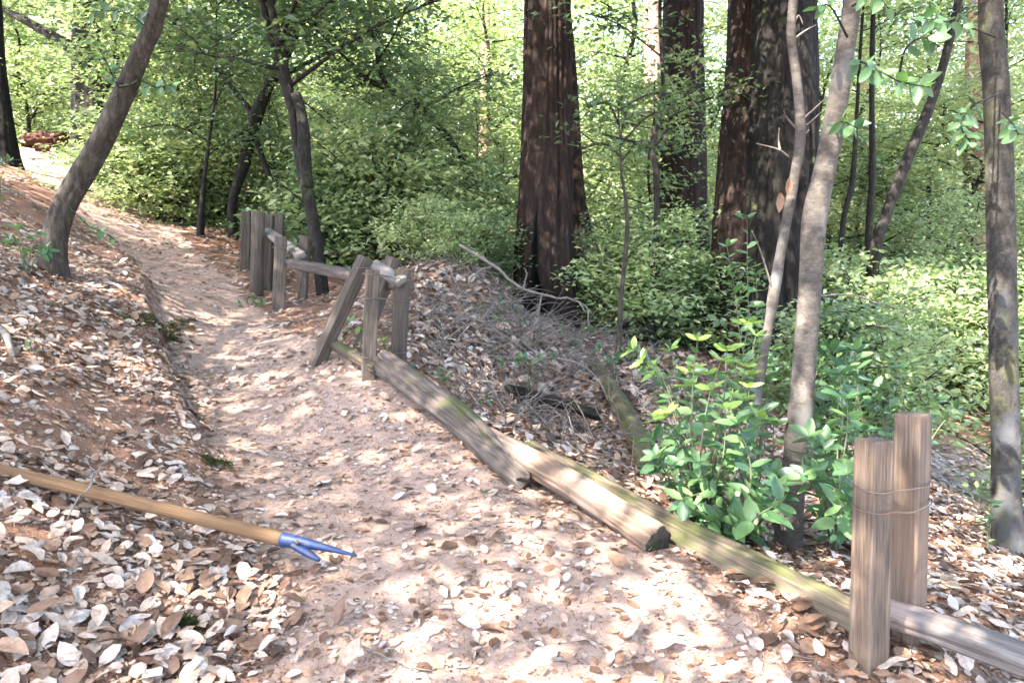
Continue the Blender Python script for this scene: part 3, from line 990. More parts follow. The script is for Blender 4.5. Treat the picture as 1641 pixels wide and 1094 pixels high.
for tw in ([(1277, 200, 4.6), (1310, 170, 4.55), (1340, 143, 4.5)], [(1277, 210, 4.6), (1298, 196, 4.6), (1318, 178, 4.6)], [(1268, 66, 4.6), (1290, 50, 4.6), (1308, 40, 4.6)],
           [(1275, 205, 4.6), (1262, 190, 4.55), (1256, 178, 4.5)], [(1264, 252, 4.6), (1248, 240, 4.55), (1212, 230, 4.5)], [(1250, 242, 4.55), (1248, 225, 4.55), (1249, 205, 4.5)],
           [(1276, 214, 4.6), (1290, 214, 4.6), (1297, 208, 4.6)], [(1272, 40, 4.6), (1280, 25, 4.6), (1287, 40, 4.6)], [(1240, 470, 4.6), (1218, 400, 4.5), (1205, 370, 4.4)]):
    bare_twig(sapling, tw)

mossy_right, _ = trunk_tree('oak_tree', 'mossy upright trunk near the right edge of the picture',
    [(1616, 892, 4.6, 60), (1612, 800, 4.6, 50), (1610, 640, 4.6, 48), (1606, 450, 4.6, 47), (1602, 300, 4.6, 46), (1597, 150, 4.6, 44), (1588, 0, 4.6, 40)],
    M['lichen_bark'], 36, 100, bark_disp(0.07, 2.6, 3.0, 47), top_h=6, limbs=8, limb_len=2.2, limb_lo=0.7, L=0.10, sig=0.3, per=18)
for lb, pth in (('dark leaning trunk slanting up to the right in front of bright foliage', [(1400, 420, 11, 22), (1420, 345, 11, 19), (1448, 270, 11, 20), (1486, 180, 11, 19), (1510, 110, 11, 16), (1532, 20, 11, 15)]),
                ('thin dark forked tree standing left of the dark leaning trunk', [(1390, 440, 12, 16), (1393, 360, 12, 14), (1398, 270, 12, 12), (1397, 150, 12, 10), (1400, 0, 12, 9)]),
                ('spindly dark crooked tree next to the smooth grey trunk', [(1345, 430, 12, 12), (1352, 350, 12, 10), (1366, 290, 12, 10), (1372, 200, 12, 7), (1380, 60, 12, 6)])):
    trunk_tree('slender_tree', lb, pth, M['dark_bark'], 16, 60, top_h=4, limbs=6, limb_len=1.8, limb_lo=0.5, L=0.11, sig=0.3, per=16, twigs=6)
trunk_tree('slender_tree', 'thin brown sapling rising from the debris right of the middle redwood',
    [(992, 560, 7.6, 12), (995, 480, 7.6, 9), (1003, 400, 7.6, 9), (1005, 340, 7.6, 7), (996, 280, 7.6, 5)], M['oak'], 10, 40, top_h=0.6, limbs=6, limb_len=0.7, limb_lo=0.5, L=0.07, sig=0.15, per=10, twigs=4, root_depth=0.2)
trunk_tree('slender_tree', 'grey mossy small tree with a forked side branch in front of the half hidden redwood',
    [(1040, 560, 9.5, 20), (1045, 470, 9.5, 15), (1052, 380, 9.5, 12), (1052, 280, 9.5, 12), (1046, 235, 9.5, 11), (1062, 150, 9.5, 8), (1058, 40, 9.5, 7)], M['dark_bark'], 12, 60,
    top_h=2, limbs=8, limb_len=1.5, limb_lo=0.4, L=0.09, sig=0.25, per=16,
    extra_limbs=[(P(1046, 238, 9.5), 0.035, P(965, 215, 9.3), 0.012), (P(1046, 238, 9.5), 0.035, P(1072, 205, 9.5), 0.02)])

# ------------------------------------------------------------------ woodland variants, copied as individuals
def make_wood_tree(kind, h, spread, base_h, nl, per, L, sig, mat, trunk_r, tint, twigs=9, W=0.5):
    t = bpy.data.objects.new(kind, None); COL.objects.link(t)
    mb = MB(); lf = MB()
    ax = [[0, 0, -0.6, trunk_r * 1.3]]
    x = y = 0.0
    for k in range(7):
        f = k / 6
        ax.append([x, y, f * h * 0.92, trunk_r * (1 - 0.85 * f) + 0.008])
        x += random.gauss(0, h * 0.03); y += random.gauss(0, h * 0.03)
    rs = resample(ax, 26)
    tube(mb, rs[:, :3], rs[:, 3], 10, bark_disp(0.10, 2.2, 2.0, random.randint(0, 90)))
    paths = []
    for k in range(nl):
        f = base_h + (1 - base_h) * (k + random.random()) / nl
        i = min(25, max(1, int(f * 26)))
        a = k * 2.4 + random.random() * 0.8
        env = math.sin(math.pi * min(1, 0.25 + 0.75 * (f - base_h) / (1 - base_h + 1e-6))) ** 0.6
        rag = (0.35, 1.6) if kind != 'woodland_tree' else (0.6, 1.25)
        ln = spread * (0.35 + 0.65 * env) * random.uniform(*rag)
        e = rs[i, :3] + np.array([math.cos(a) * ln, math.sin(a) * ln, ln * (random.uniform(0.0, 0.5) if kind != 'bush' else random.uniform(0.0, 1.1))])
        paths.append(add_limb(mb, rs[i, :3], max(0.01, rs[i, 3] * 0.5), e, 0.006, 6, 0.08))
    crown_from_limbs(paths, mb, lf, twigs, spread * 0.38, per, L, sig, rhomb(W=W), tint, start=0.25, wr=0.006)
    link_mesh('trunk', mb.mesh('trunk', M['dark_bark']), t)
    c = link_mesh('crown', lf.mesh('crown', mat, smooth=False), t)
    c['kind'] = 'stuff'
    return t


VAR_TREE = [make_wood_tree('woodland_tree', 9.0, 3.0, 0.22, 26, 15, 0.13, 0.33, M['leaf_far'], 0.13, (0.1, 0.9)),
            make_wood_tree('woodland_tree', 10.5, 2.6, 0.15, 28, 15, 0.12, 0.32, M['leaf_far'], 0.12, (0.3, 1.0)),
            make_wood_tree('woodland_tree', 8.0, 2.7, 0.12, 26, 15, 0.12, 0.30, M['leaf_far'], 0.10, (0.0, 0.7))]
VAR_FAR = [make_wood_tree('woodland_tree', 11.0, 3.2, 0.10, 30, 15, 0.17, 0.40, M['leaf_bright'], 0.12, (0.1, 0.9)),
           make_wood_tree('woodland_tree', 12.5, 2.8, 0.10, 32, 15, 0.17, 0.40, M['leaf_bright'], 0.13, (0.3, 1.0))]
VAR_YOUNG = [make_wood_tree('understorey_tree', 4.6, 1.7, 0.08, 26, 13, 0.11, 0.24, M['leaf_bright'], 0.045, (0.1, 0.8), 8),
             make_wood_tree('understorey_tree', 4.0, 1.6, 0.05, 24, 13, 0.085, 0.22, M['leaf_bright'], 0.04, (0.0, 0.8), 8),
             make_wood_tree('understorey_tree', 5.2, 1.5, 0.10, 26, 12, 0.10, 0.24, M['leaf_far'], 0.05, (0.3, 1.0), 8)]
VAR_BUSH = [make_wood_tree('bush', 1.5, 0.9, 0.03, 18, 11, 0.095, 0.17, M['leaf_far'], 0.02, (0.1, 0.8), 7),
            make_wood_tree('bush', 1.3, 1.0, 0.02, 18, 11, 0.10, 0.17, M['leaf_bright'], 0.02, (0.3, 1.0), 7),
            make_wood_tree('bush', 1.8, 0.8, 0.03, 18, 11, 0.09, 0.17, M['leaf_bright'], 0.02, (0.0, 0.6), 7)]
_used = set()


def place(varset, k, x, y, s, label, cat, group, dz=0.0, rz=None, tilt=0.05):
    src = varset[k % len(varset)]
    if src.name in _used:
        o = copy_tree(src)
    else:
        o = src; _used.add(src.name)
    o.location = (x, y, Hs(x, y) + dz)
    o.rotation_euler = (random.gauss(0, tilt), random.gauss(0, tilt), random.uniform(0, 6.28) if rz is None else rz)
    o.scale = (s * random.uniform(0.85, 1.15), s * random.uniform(0.85, 1.15), s * random.uniform(0.9, 1.12))
    tag(o, label, cat, group)
    return o


ORD = ['first', 'second', 'third', 'fourth', 'fifth', 'sixth', 'seventh', 'eighth', 'ninth', 'tenth', 'eleventh', 'twelfth', 'thirteenth', 'fourteenth', 'fifteenth', 'sixteenth']


def zone(varset, n, px0, px1, d0, d1, s0, s1, label, cat, group, dz=0.0):
    lab0 = label
    for k in range(n):
        label = '%s, %s from the left' % (lab0, ORD[k] if k else 'leftmost')
        label = label.replace('leftmost from the left', 'leftmost')
        px = px0 + (px1 - px0) * (k + random.random()) / n
        d = random.uniform(d0, d1)
        g = ground_at(px, d)
        place(varset, k + random.randint(0, 2), g[0], g[1], random.uniform(s0, s1), label, cat, group, dz)


# far woodland
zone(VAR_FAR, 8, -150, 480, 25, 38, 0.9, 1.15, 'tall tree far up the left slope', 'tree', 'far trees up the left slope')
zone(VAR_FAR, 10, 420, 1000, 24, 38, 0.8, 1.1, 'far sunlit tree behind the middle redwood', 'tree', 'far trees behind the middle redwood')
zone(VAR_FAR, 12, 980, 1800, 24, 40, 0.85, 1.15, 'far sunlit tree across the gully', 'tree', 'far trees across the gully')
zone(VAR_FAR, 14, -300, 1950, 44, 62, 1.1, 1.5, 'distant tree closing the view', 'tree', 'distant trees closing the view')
zone(VAR_BUSH, 14, -200, 1850, 30, 40, 3.0, 4.2, 'far off thicket bush', 'bush', 'far thicket')
# middle distance
zone(VAR_FAR, 6, 1290, 1640, 17, 24, 0.6, 0.8, 'pale leafed tree across the gully behind the slim right trunks', 'tree', 'pale trees across the gully')
zone(VAR_FAR, 4, 560, 820, 17, 22, 0.55, 0.75, 'pale leafed tree left of the middle redwood', 'tree', 'pale trees left of the middle redwood')
zone(VAR_YOUNG, 4, -120, 120, 19, 24, 0.9, 1.2, 'young tree behind the top of the trail', 'young tree', 'young trees behind the top of the trail')
zone(VAR_YOUNG, 6, 215, 480, 12.5, 18, 0.55, 0.85, 'young tree right of the upper trail', 'young tree', 'young trees beside the upper trail')
zone(VAR_YOUNG, 8, 480, 830, 11.5, 16, 0.42, 0.72, 'young tree between the twin oak and middle redwood', 'young tree', 'young trees left of the middle redwood')
zone(VAR_YOUNG, 6, 940, 1150, 11.5, 18, 0.75, 1.0, 'young tree by the half hidden redwood', 'young tree', 'young trees round the half hidden redwood')
zone(VAR_YOUNG, 7, 1310, 1720, 12.5, 19, 0.65, 0.95, 'bright young tree down in the gully', 'young tree', 'young trees in the gully')
# bushes
zone(VAR_BUSH, 4, 670, 785, 8.9, 9.9, 0.35, 0.55, 'small leafy bush on the mound crest', 'bush', 'small bushes on the mound crest')
zone(VAR_BUSH, 6, 190, 400, 12.3, 15, 0.8, 1.1, 'low bush right of the upper trail', 'bush', 'bushes beside the upper trail')
zone(VAR_BUSH, 9, 470, 800, 9.8, 12, 0.75, 1.1, 'low leafy bush behind the fence rails', 'bush', 'bushes behind the fence')
zone(VAR_BUSH, 6, 940, 1150, 9.5, 12, 0.65, 0.9, 'low bush just right of the middle redwood', 'bush', 'bushes right of the middle redwood')
zone(VAR_BUSH, 5, 1300, 1430, 6.5, 9, 0.6, 0.85, 'leafy bush behind the right front posts', 'bush', 'bushes behind the right front posts')
zone(VAR_BUSH, 8, 1320, 1680, 10, 13, 0.9, 1.2, 'leafy bush deep in the gully', 'bush', 'bushes deep in the gully')
zone(VAR_BUSH, 2, 1660, 1760, 6.5, 8.0, 0.7, 0.9, 'leafy bush at the right picture edge', 'bush', 'bushes at the right edge')
# canopy trees beside the photographer; their crowns roof the trail
CAN = [make_wood_tree('canopy_tree', 11.5, 4.6, 0.50, 30, 21, 0.15, 0.50, M['leaf'], 0.16, (0.1, 0.8), 11),
       make_wood_tree('canopy_tree', 13.0, 4.2, 0.48, 30, 21, 0.15, 0.50, M['leaf'], 0.18, (0.1, 0.8), 11)]
for i, (x, y, s, k, where) in enumerate([
        (-6.3, 2.6, 1.0, 0, 'close left of the photographer'), (-9.0, -2.5, 1.1, 1, 'on the bank behind the left shoulder'), (-0.6, -1.4, 1.0, 1, 'behind the photographer'),
        (-6.6, 8.2, 1.0, 0, 'on the bank left of the leaning oak'), (2.6, -3.0, 1.0, 0, 'downhill behind the photographer'),
        (-12.5, 2.5, 1.1, 1, 'high on the left bank'), (-13.0, 12.6, 1.0, 0, 'uphill beside the top of the trail'), (6.6, 4.0, 0.9, 0, 'downhill to the right outside the picture'), (0.5, -9.0, 1.1, 1, 'farther back down the trail')]):
    place(CAN, k, x, y, s, 'canopy tree ' + where + ', its crown roofing the trail', 'tree', 'canopy trees beside the photographer', tilt=0.03)

for src in VAR_TREE + VAR_FAR + VAR_YOUNG + VAR_BUSH + CAN:      # kinds that were not needed
    if src.name not in _used:
        for o in list(src.children) + [src]:
            bpy.data.objects.remove(o)


# ------------------------------------------------------------------ fences
def nd(v): return np.asarray(v, float)


fr = P(1395, 1078, 2.4)
fence1 = thing('rail_fence', 'pair of square posts wired together with a silver rail at the right front', 'fence', (fr[0], fr[1], Hs(fr[0], fr[1])))
def post(parent, top, base, w, mat, roll, seed, h=None, sink=0.25, expo=13, label=None, split=0.12, rough=0.024):
    t_, b_ = P(*top), P(*base)
    d = (b_ - t_) / np.linalg.norm(b_ - t_)
    o = timber('post', b_ + d * sink, t_, w, h or w, mat, parent, roll, expo, rough, 0.0, seed, split, 60)
    if label: o['label'] = label
    return o
post(fence1, (1401, 704, 2.38), (1391, 1080, 2.41), 0.089, M['post'], 0.42, 1, 0.086, split=0.22)
post(fence1, (1464, 662, 2.56), (1452, 1078, 2.62), 0.091, M['post'], 0.62, 2, 0.088, split=0.2)
timber('rail', P(1415, 978, 2.60), P(1790, 1112, 2.05), 0.10, 0.075, M['rail_silver'], fence1, 0.2, 3.2, 0.10, -0.05, 5, 0.25, 40, bend=0.01, square_end=False)


def wrap(parent, posts, px_y, r, yoff=(0, 0), n=40, mat=None, sagk=0.0, name='wire'):
    """wire wound round two posts; posts = [(px, depth, radius_m), ...] at pixel row px_y"""
    pts = []
    (a, da, ra), (b, db, rb) = posts
    ca, cb = P(a, px_y + yoff[0], da), P(b, px_y + yoff[1], db)
    ax = (cb - ca); ax[2] = 0; L = np.linalg.norm(ax); u = ax / L; v = np.array([-u[1], u[0], 0])
    for t in np.linspace(-math.pi / 2, math.pi / 2, 7): pts.append(cb + u * math.cos(t) * rb + v * math.sin(t) * rb)
    pts.append((ca + cb) / 2 + v * (ra + rb) / 2 - np.array([0, 0, sagk]))
    for t in np.linspace(math.pi / 2, 3 * math.pi / 2, 7): pts.append(ca + u * math.cos(t) * ra + v * math.sin(t) * ra)
    pts.append((ca + cb) / 2 - v * (ra + rb) / 2 - np.array([0, 0, sagk]))
    return wire_loop(name, pts, parent, r, mat, True, 70)


wrap(fence1, [(1400, 2.39, 0.062), (1461, 2.57, 0.064)], 776, 0.0028, (2, -6))
wrap(fence1, [(1399, 2.39, 0.062), (1460, 2.57, 0.064)], 802, 0.0026, (8, -4), sagk=0.015)

fb = P(590, 608, 5.3)
fence2 = thing('rail_fence', 'weathered post and rail fence with leaning posts running up beside the trail', 'fence', (fb[0], fb[1], Hs(fb[0], fb[1])))
pf = M['post_far']
post(fence2, (597, 432, 5.3), (590, 612, 5.32), 0.095, pf, 0.5, 11)
post(fence2, (646, 432, 5.5), (637, 600, 5.55), 0.10, pf, 0.3, 12)
post(fence2, (586, 412, 5.7), (524, 548, 5.72), 0.092, pf, 0.4, 13, label='post leaning far over to the right')
post(fence2, (631, 413, 6.0), (572, 575, 6.0), 0.092, pf, 0.4, 14)
post(fence2, (450, 380, 8.0), (446, 503, 8.0), 0.125, pf, 0.5, 15)
post(fence2, (488, 378, 8.4), (484, 495, 8.4), 0.10, pf, 0.2, 16)
post(fence2, (414, 340, 8.8), (411, 472, 8.8), 0.15, pf, 0.0, 17, expo=2.3)
post(fence2, (431, 345, 9.1), (428, 460, 9.1), 0.12, pf, 0.2, 18)
post(fence2, (394, 339, 9.7), (393, 440, 9.7), 0.12, pf, 0.3, 19)
post(fence2, (447, 343, 9.5), (444, 440, 9.5), 0.13, pf, 0.3, 20)
r1 = timber('rail', P(425, 369, 9.1), P(482, 410, 7.95), 0.12, 0.07, M['pale_board'], fence2, 0.3, 3.5, 0.08, 0, 21, 0.1); r1['label'] = 'pale rail sloping down between the far posts'
r2 = timber('rail', P(455, 420, 8.15), P(655, 458, 5.75), 0.09, 0.10, M['rail'], fence2, 0.1, 4, 0.06, 0, 22, 0.1); r2['label'] = 'long grey rail between the far and the leaning posts'
r3 = timber('rail', P(598, 424, 5.75), P(644, 452, 5.42), 0.10, 0.05, M['pale_board'], fence2, 0.5, 3.5, 0.06, 0, 23, 0.1); r3['label'] = 'short pale rail end between the near posts'
r4 = timber('rail', P(535, 552, 5.75), P(604, 590, 5.25), 0.08, 0.07, M['log_mossy'], fence2, 0.2, 3.5, 0.08, 0, 24, 0.1); r4['label'] = 'mossy broken rail on the ground'
wrap(fence2, [(596, 5.3, 0.062), (645, 5.5, 0.066)], 442, 0.003, (-4, 6))
wrap(fence2, [(595, 5.3, 0.062), (643, 5.5, 0.066)], 478, 0.003, (-2, 4))
wrap(fence2, [(591, 5.31, 0.062), (640, 5.52, 0.066)], 570, 0.003, (0, -8))
wrap(fence2, [(583, 5.7, 0.062), (626, 6.0, 0.062)], 428, 0.003, (0, 0))
wrap(fence2, [(449, 8.0, 0.078), (487, 8.4, 0.066)], 396, 0.004, (0, 8))

# ------------------------------------------------------------------ split logs along the trail
def log_thing(name, label, p0, p1, w, h, mat, roll, seed, group=None, **kw):
    a = P(*p0); b = P(*p1)
    t_ = thing(name, label, 'log', a, group=group)
    timber('split_wood', a, b, w, h, mat, t_, roll, seed=seed, **kw)
    return t_


def log_single(name, label, p0, p1, w, h, mat, roll, seed, **kw):
    o = timber(name, P(*p0), P(*p1), w, h, mat, None, roll, seed=seed, **kw)
    return tag(o, label, 'log')


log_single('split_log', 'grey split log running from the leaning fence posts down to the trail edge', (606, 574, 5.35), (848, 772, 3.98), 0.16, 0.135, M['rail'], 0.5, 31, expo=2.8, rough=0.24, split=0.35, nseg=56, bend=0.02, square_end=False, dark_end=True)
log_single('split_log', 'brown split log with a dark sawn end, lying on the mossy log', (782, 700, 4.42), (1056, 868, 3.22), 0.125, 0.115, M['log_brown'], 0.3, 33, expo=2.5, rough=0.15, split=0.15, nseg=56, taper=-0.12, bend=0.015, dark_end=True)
log_single('split_log', 'long mossy split log ending behind the right front posts', (846, 722, 4.55), (1392, 1002, 2.58), 0.135, 0.12, M['log_mossy'], 0.7, 35, expo=2.4, rough=0.2, split=0.2, nseg=56, bend=-0.02)

# ------------------------------------------------------------------ tool with wooden handle and blue head
tl = P(455, 864, 3.02)
tool = thing('hand_tool', 'long wooden tool handle with a blue metal socket lying on the leaves', 'tool', tl)
a0, a1 = P(-150, 722, 3.05), P(457, 865, 3.02)
mb = MB()
ts = np.linspace(0, 1, 40)
hp = a0[None] * (1 - ts[:, None]) + a1[None] * ts[:, None] + np.stack([0 * ts, 0 * ts, 0.012 * np.sin(math.pi * ts)], 1)
hr = 0.0245 + 0.006 * ts ** 2 + 0.0015 * np.sin(ts * 5)
M4, L4 = align_z(a0 - tl, a1 - tl)
inv = np.array(M4.inverted())
hl = (inv[:3, :3] @ (hp - tl).T).T + inv[:3, 3]
tube(mb, hl, hr, 20)
link_mesh('handle', mb.mesh('handle', M['handle']), tool, M4)
mb = MB()
b0, b1, b2 = P(452, 864, 3.02), P(500, 872, 3.0), P(572, 890, 2.98)
pp = resample([np.append(b0, 0.030), np.append(b1, 0.019), np.append(b2, 0.004)], 20)
tube(mb, pp[:, :3], pp[:, 3], 20)
mb.build('socket', M['blue'], tool, tl)
mb = MB()
pp = resample([np.append(P(468, 872, 2.99), 0.014), np.append(P(490, 884, 2.97), 0.017), np.append(P(512, 897, 2.95), 0.008)], 14)
tube(mb, pp[:, :3], pp[:, 3], 12)
mb.build('prong', M['blue'], tool, tl)
mb = MB()
c = P(477, 871, 2.975)
tube(mb, np.array([c, c + [0, -0.012, 0.016]]), np.array([0.008, 0.007]), 10)
mb.build('rivet', M['wire'], tool, tl)

# ------------------------------------------------------------------ gully: mossy log, dead branches, stump, stone
tag(timber('fallen_log', P(942, 575, 7.6), P(1050, 775, 4.9), 0.15, 0.15, M['mossy_log'], None, 0, 2.1, 0.12, 0.0, 51, 0.0, 40, bend=0.06, square_end=False),
    'mossy log lying down the gully slope right of the middle redwood', 'log')
tag(timber('fallen_log', P(780, 615, 6.4), P(960, 665, 6.0), 0.09, 0.09, M['dark_bark'], None, 0, 2.1, 0.12, 0.1, 52, 0.0, 30, bend=0.03, square_end=False),
    'dark rotten log lying across the hollow below the mound', 'log')
tag(timber('fallen_log', P(1490, 862, 5.4), P(1600, 848, 5.5), 0.09, 0.08, M['mossy_log'], None, 0, 2.1, 0.12, 0.1, 53, 0.0, 30, square_end=False),
    'short mossy log beyond the right front posts', 'log')
tag(timber('fallen_log', P(1500, 968, 3.3), P(1690, 1008, 3.0), 0.05, 0.04, M['rail'], None, 0, 2.4, 0.12, 0.1, 54, 0.0, 30, square_end=False),
    'slim brown split stick lying behind the silver rail', 'stick')


def dead_branch(label, segs, r0=0.02, mat='twig', name='dead_branch', cat='branch'):
    """segs: list of pixel paths; the first is the main branch"""
    base = P(*segs[0][0])
    mb = MB()
    for k, s in enumerate(segs):
        pts = [P(*q) for q in s]
        pp = resample(pts, 5 * len(pts))
        r = (r0 if k == 0 else r0 * 0.55)
        pp = pp + np.stack([vnoise(np.arange(len(pp)) * 0.8, np.full(len(pp), k + 0.0), seed=k + q) for q in range(3)], 1) * 0.012
        tube(mb, pp, np.linspace(r, r * 0.3, len(pp)), 7, bark_disp(0.18, 2, 12, k))
    o = mb.build(name, M[mat], None, base)
    return tag(o, label, cat)


dead_branch('bare grey forked branch reaching across the foot of the middle redwood',
            [[(738, 392, 8.6), (790, 425, 8.4), (830, 458, 8.2), (875, 474, 8.0), (920, 480, 8.0), (942, 500, 8.0), (942, 540, 8.0)],
             [(868, 474, 8.0), (862, 500, 7.9), (852, 520, 7.8), (850, 560, 7.7)], [(930, 488, 8.0), (938, 500, 7.9)], [(862, 496, 7.9), (846, 510, 7.9), (838, 500, 7.8)],
             [(836, 462, 8.1), (845, 440, 8.1), (838, 428, 8.1)], [(790, 425, 8.4), (760, 440, 8.3), (742, 470, 8.2)]], 0.02)
dead_branch('thin dead branch lying over the leaf mound left of the middle redwood', [[(700, 500, 7.0), (770, 515, 7.0), (840, 560, 6.9), (900, 590, 6.8)], [(770, 515, 7), (790, 490, 7), (820, 480, 7)]], 0.014)
dead_branch('dead branch arching over the dark hollow in the gully', [[(830, 600, 6.4), (880, 575, 6.3), (940, 590, 6.3), (975, 640, 6.2)], [(880, 575, 6.3), (905, 550, 6.3)]], 0.014)
dead_branch('slender dead stick pointing down into the dark hollow', [[(810, 670, 5.7), (850, 640, 5.8), (900, 600, 6.0)]], 0.010)
dead_branch('grey curved twig lying beside the mossy gully log', [[(900, 745, 4.9), (945, 728, 5.0), (985, 735, 5.0), (1010, 755, 4.9)]], 0.008)
dead_branch('forked dead twig on the slope right of the mossy gully log', [[(985, 690, 5.6), (1020, 700, 5.6), (1050, 720, 5.5)], [(1020, 700, 5.6), (1040, 690, 5.6)]], 0.007)
dead_branch('pale broken root sticking out of the bank at the left edge', [[(-30, 500, 4.6), (5, 530, 4.4), (25, 580, 4.2), (48, 640, 4.0)]], 0.026)
dead_branch('thin pale forked twig resting across the tool handle', [[(178, 728, 3.2), (150, 770, 3.0), (115, 815, 2.93), (78, 865, 2.85)], [(115, 815, 2.93), (70, 812, 2.9)]], 0.0055)
dead_branch('short grey stick lying on the trail at the bottom', [[(855, 1062, 2.5), (910, 1056, 2.5), (958, 1066, 2.48)]], 0.011)
dead_branch('thin pale forked twig standing in the trail dust right of the middle', [[(886, 960, 2.8), (900, 1000, 2.72), (922, 1035, 2.62)], [(890, 985, 2.75), (850, 1045, 2.6)]], 0.004)
dead_branch('bare grey twig lying along the lower edge of the leaf bank', [[(556, 1012, 2.6), (600, 1045, 2.5), (690, 1075, 2.42)]], 0.006)
dead_branch('long bare twig hanging in front of the bushes right of the grey trunk', [[(1310, 472, 4.6), (1370, 475, 4.8), (1440, 495, 5.0), (1485, 495, 5.1)], [(1400, 520, 4.9), (1450, 530, 5.0), (1480, 555, 5.0)]], 0.007)
dead_branch('dark bare stick leaning in the bushes behind the right front posts', [[(1345, 598, 5.2), (1400, 590, 5.2), (1480, 578, 5.3)]], 0.009, 'dark_bark')
dead_branch('dark slanting dead branch low in front of the bushes left of the redwood', [[(768, 372, 10.6), (790, 330, 10.6), (826, 272, 10.6)], [(790, 330, 10.6), (780, 300, 10.6)]], 0.03, 'dark_bark')
dead_branch('pale arching twig in the bushes left of the arching oak', [[(500, 218, 10.8), (545, 232, 10.8), (590, 250, 10.8)], [(500, 262, 10.7), (550, 285, 10.7)]], 0.012)

# debris of dead twigs, nobody could count them
mb = MB()
n = 1500
for k in range(n):
    z_ = random.random()
    if z_ < 0.65: px, d = random.gauss(840, 90), random.uniform(5.8, 9.2)
    else: px, d = random.uniform(640, 1050), random.uniform(5.0, 9.0)
    if px < 690 and d < 5.6: continue
    g = ground_at(px, d)
    a = random.uniform(0, 6.28); ln = random.uniform(0.12, 0.6); el = abs(random.gauss(0.2, 0.32))
    e = g + np.array([math.cos(a) * ln, math.sin(a) * ln, el * ln + 0.02])
    e[2] = max(e[2], Hs(e[0], e[1]) + 0.01)
    m_ = (g + e) / 2 + np.array([random.gauss(0, .05), random.gauss(0, .05), 0.04 + abs(random.gauss(0, .04))]) * (ln / 0.5)
    r = random.uniform(0.002, 0.006)
    tube(mb, resample([g + [0, 0, 0.01], m_, e], 5), np.linspace(r, r * 0.4, 5), 4, cap=False, rnd=random.random())
tag(mb.build('dead_twigs', M['twig']), 'tangle of dead grey twigs covering the gully slope below the middle redwood', 'twigs', kind='stuff')

# red rotten stump at the top of the trail
sb = P(80, 236, 18.5)
st = thing('rotten_log', 'broken red rotten trunk lying at the crest of the trail', 'log', (sb[0], sb[1], Hs(sb[0], sb[1])))
for k, (p0, p1, w) in enumerate([((42, 226, 18.6), (98, 222, 18.4), 0.42), ((84, 222, 18.2), (112, 214, 18.4), 0.25), ((60, 238, 18.0), (82, 236, 18.0), 0.22)]):
    timber('rotten_chunk', P(*p0), P(*p1), w, w * 0.85, M['rot'], st, 0.3 * k, 2.2, 0.35, 0.2, 60 + k, 0.3, 40, square_end=False)


def stone(label, c, r, seed, mat='stone', sq=(1, 1, 0.8), name='stone', cat='stone'):
    nu, nv = 28, 18
    u = np.linspace(0, 2 * math.pi, nu, endpoint=False); v = np.linspace(0.02, math.pi - 0.02, nv)
    U, Vv = np.meshgrid(u, v)
    X, Y, Z = np.cos(U) * np.sin(Vv), np.sin(U) * np.sin(Vv), np.cos(Vv)
    R = r * (1 + 0.16 * fbm(X * 1.6 + seed, Y * 1.6, Z * 1.6, 4, seed))
    V = np.stack([X * R * sq[0], Y * R * sq[1], Z * R * sq[2]], -1).reshape(-1, 3)
    i = np.arange(nv - 1)[:, None] * nu; j = np.arange(nu)[None]; j2 = (j + 1) % nu
    F = np.stack([i + j, i + nu + j, i + nu + j2, i + j2], -1).reshape(-1, 4)
    o = MB().add(V, [F]).build(name, M[mat])
    o.location = tuple(c)
    return tag(o, label, cat)


stone('round reddish stone at the foot of the mossy upright trunk', P(1597, 905, 4.3), 0.075, 3)
stone('flat pale stone behind the right front posts', P(1552, 900, 4.4), 0.07, 4, sq=(1.3, 1, 0.6))
stone('small pale stone half buried on the right side of the trail', P(1350 - 240, 935, 2.95), 0.03, 5, sq=(1, 1, 0.5))
stone('grey stone lying beside the thin trail twig', P(1040, 955, 2.85), 0.035, 6, sq=(1.3, 1, 0.5))


# ------------------------------------------------------------------ litter
def wedge_points(n, d0, d1, pxm=-80, pxM=1720):
    d = np.sqrt(RNG.uniform(d0 ** 2, d1 ** 2, n))
    px = RNG.uniform(pxm, pxM, n)
    return (px - 820.5) / FPX * d, (d - 0.28) / 1.0 / CP * 0.985


LEAF_T = [leaf_shape(1, 0.48, 0.2, 0.12, 0.15, wav=0.03), leaf_shape(1, 0.60, -0.2, 0.15, -0.2, wav=0.06), leaf_shape(1, 0.36, 0.4, 0.1, 0.4, wav=0.03), leaf_shape(1, 0.55, -0.35, -0.1, 0.15, wav=0.07),
          leaf_shape(0.6, 0.9, 0.2, -0.1, 0.3, st=(0, 0.2, 0.5, 0.85, 1), wav=0.1), leaf_shape(1, 0.46, 0.1, 0.5, -0.4, wav=0.04)]


def keep_litter(x, y, n, lo=0.3):
    tm = trail_mask(x + 0.12 * vnoise(x * 3, y * 3, seed=1), y)
    clump = np.clip(0.75 + 0.6 * vnoise(x * 1.3, y * 1.3, seed=2) + 0.3 * vnoise(x * 4, y * 4, seed=6), 0.1, 1)
    bank = np.where((tm < 0.5) & (x < -0.6) & (y > 3.2), 0.6, 1.0)
    pr = np.where(tm > 0.5, lo, bank) * clump
    # trail has a bare worn middle but drifts of leaves against the fence side
    return RNG.random(n) < pr


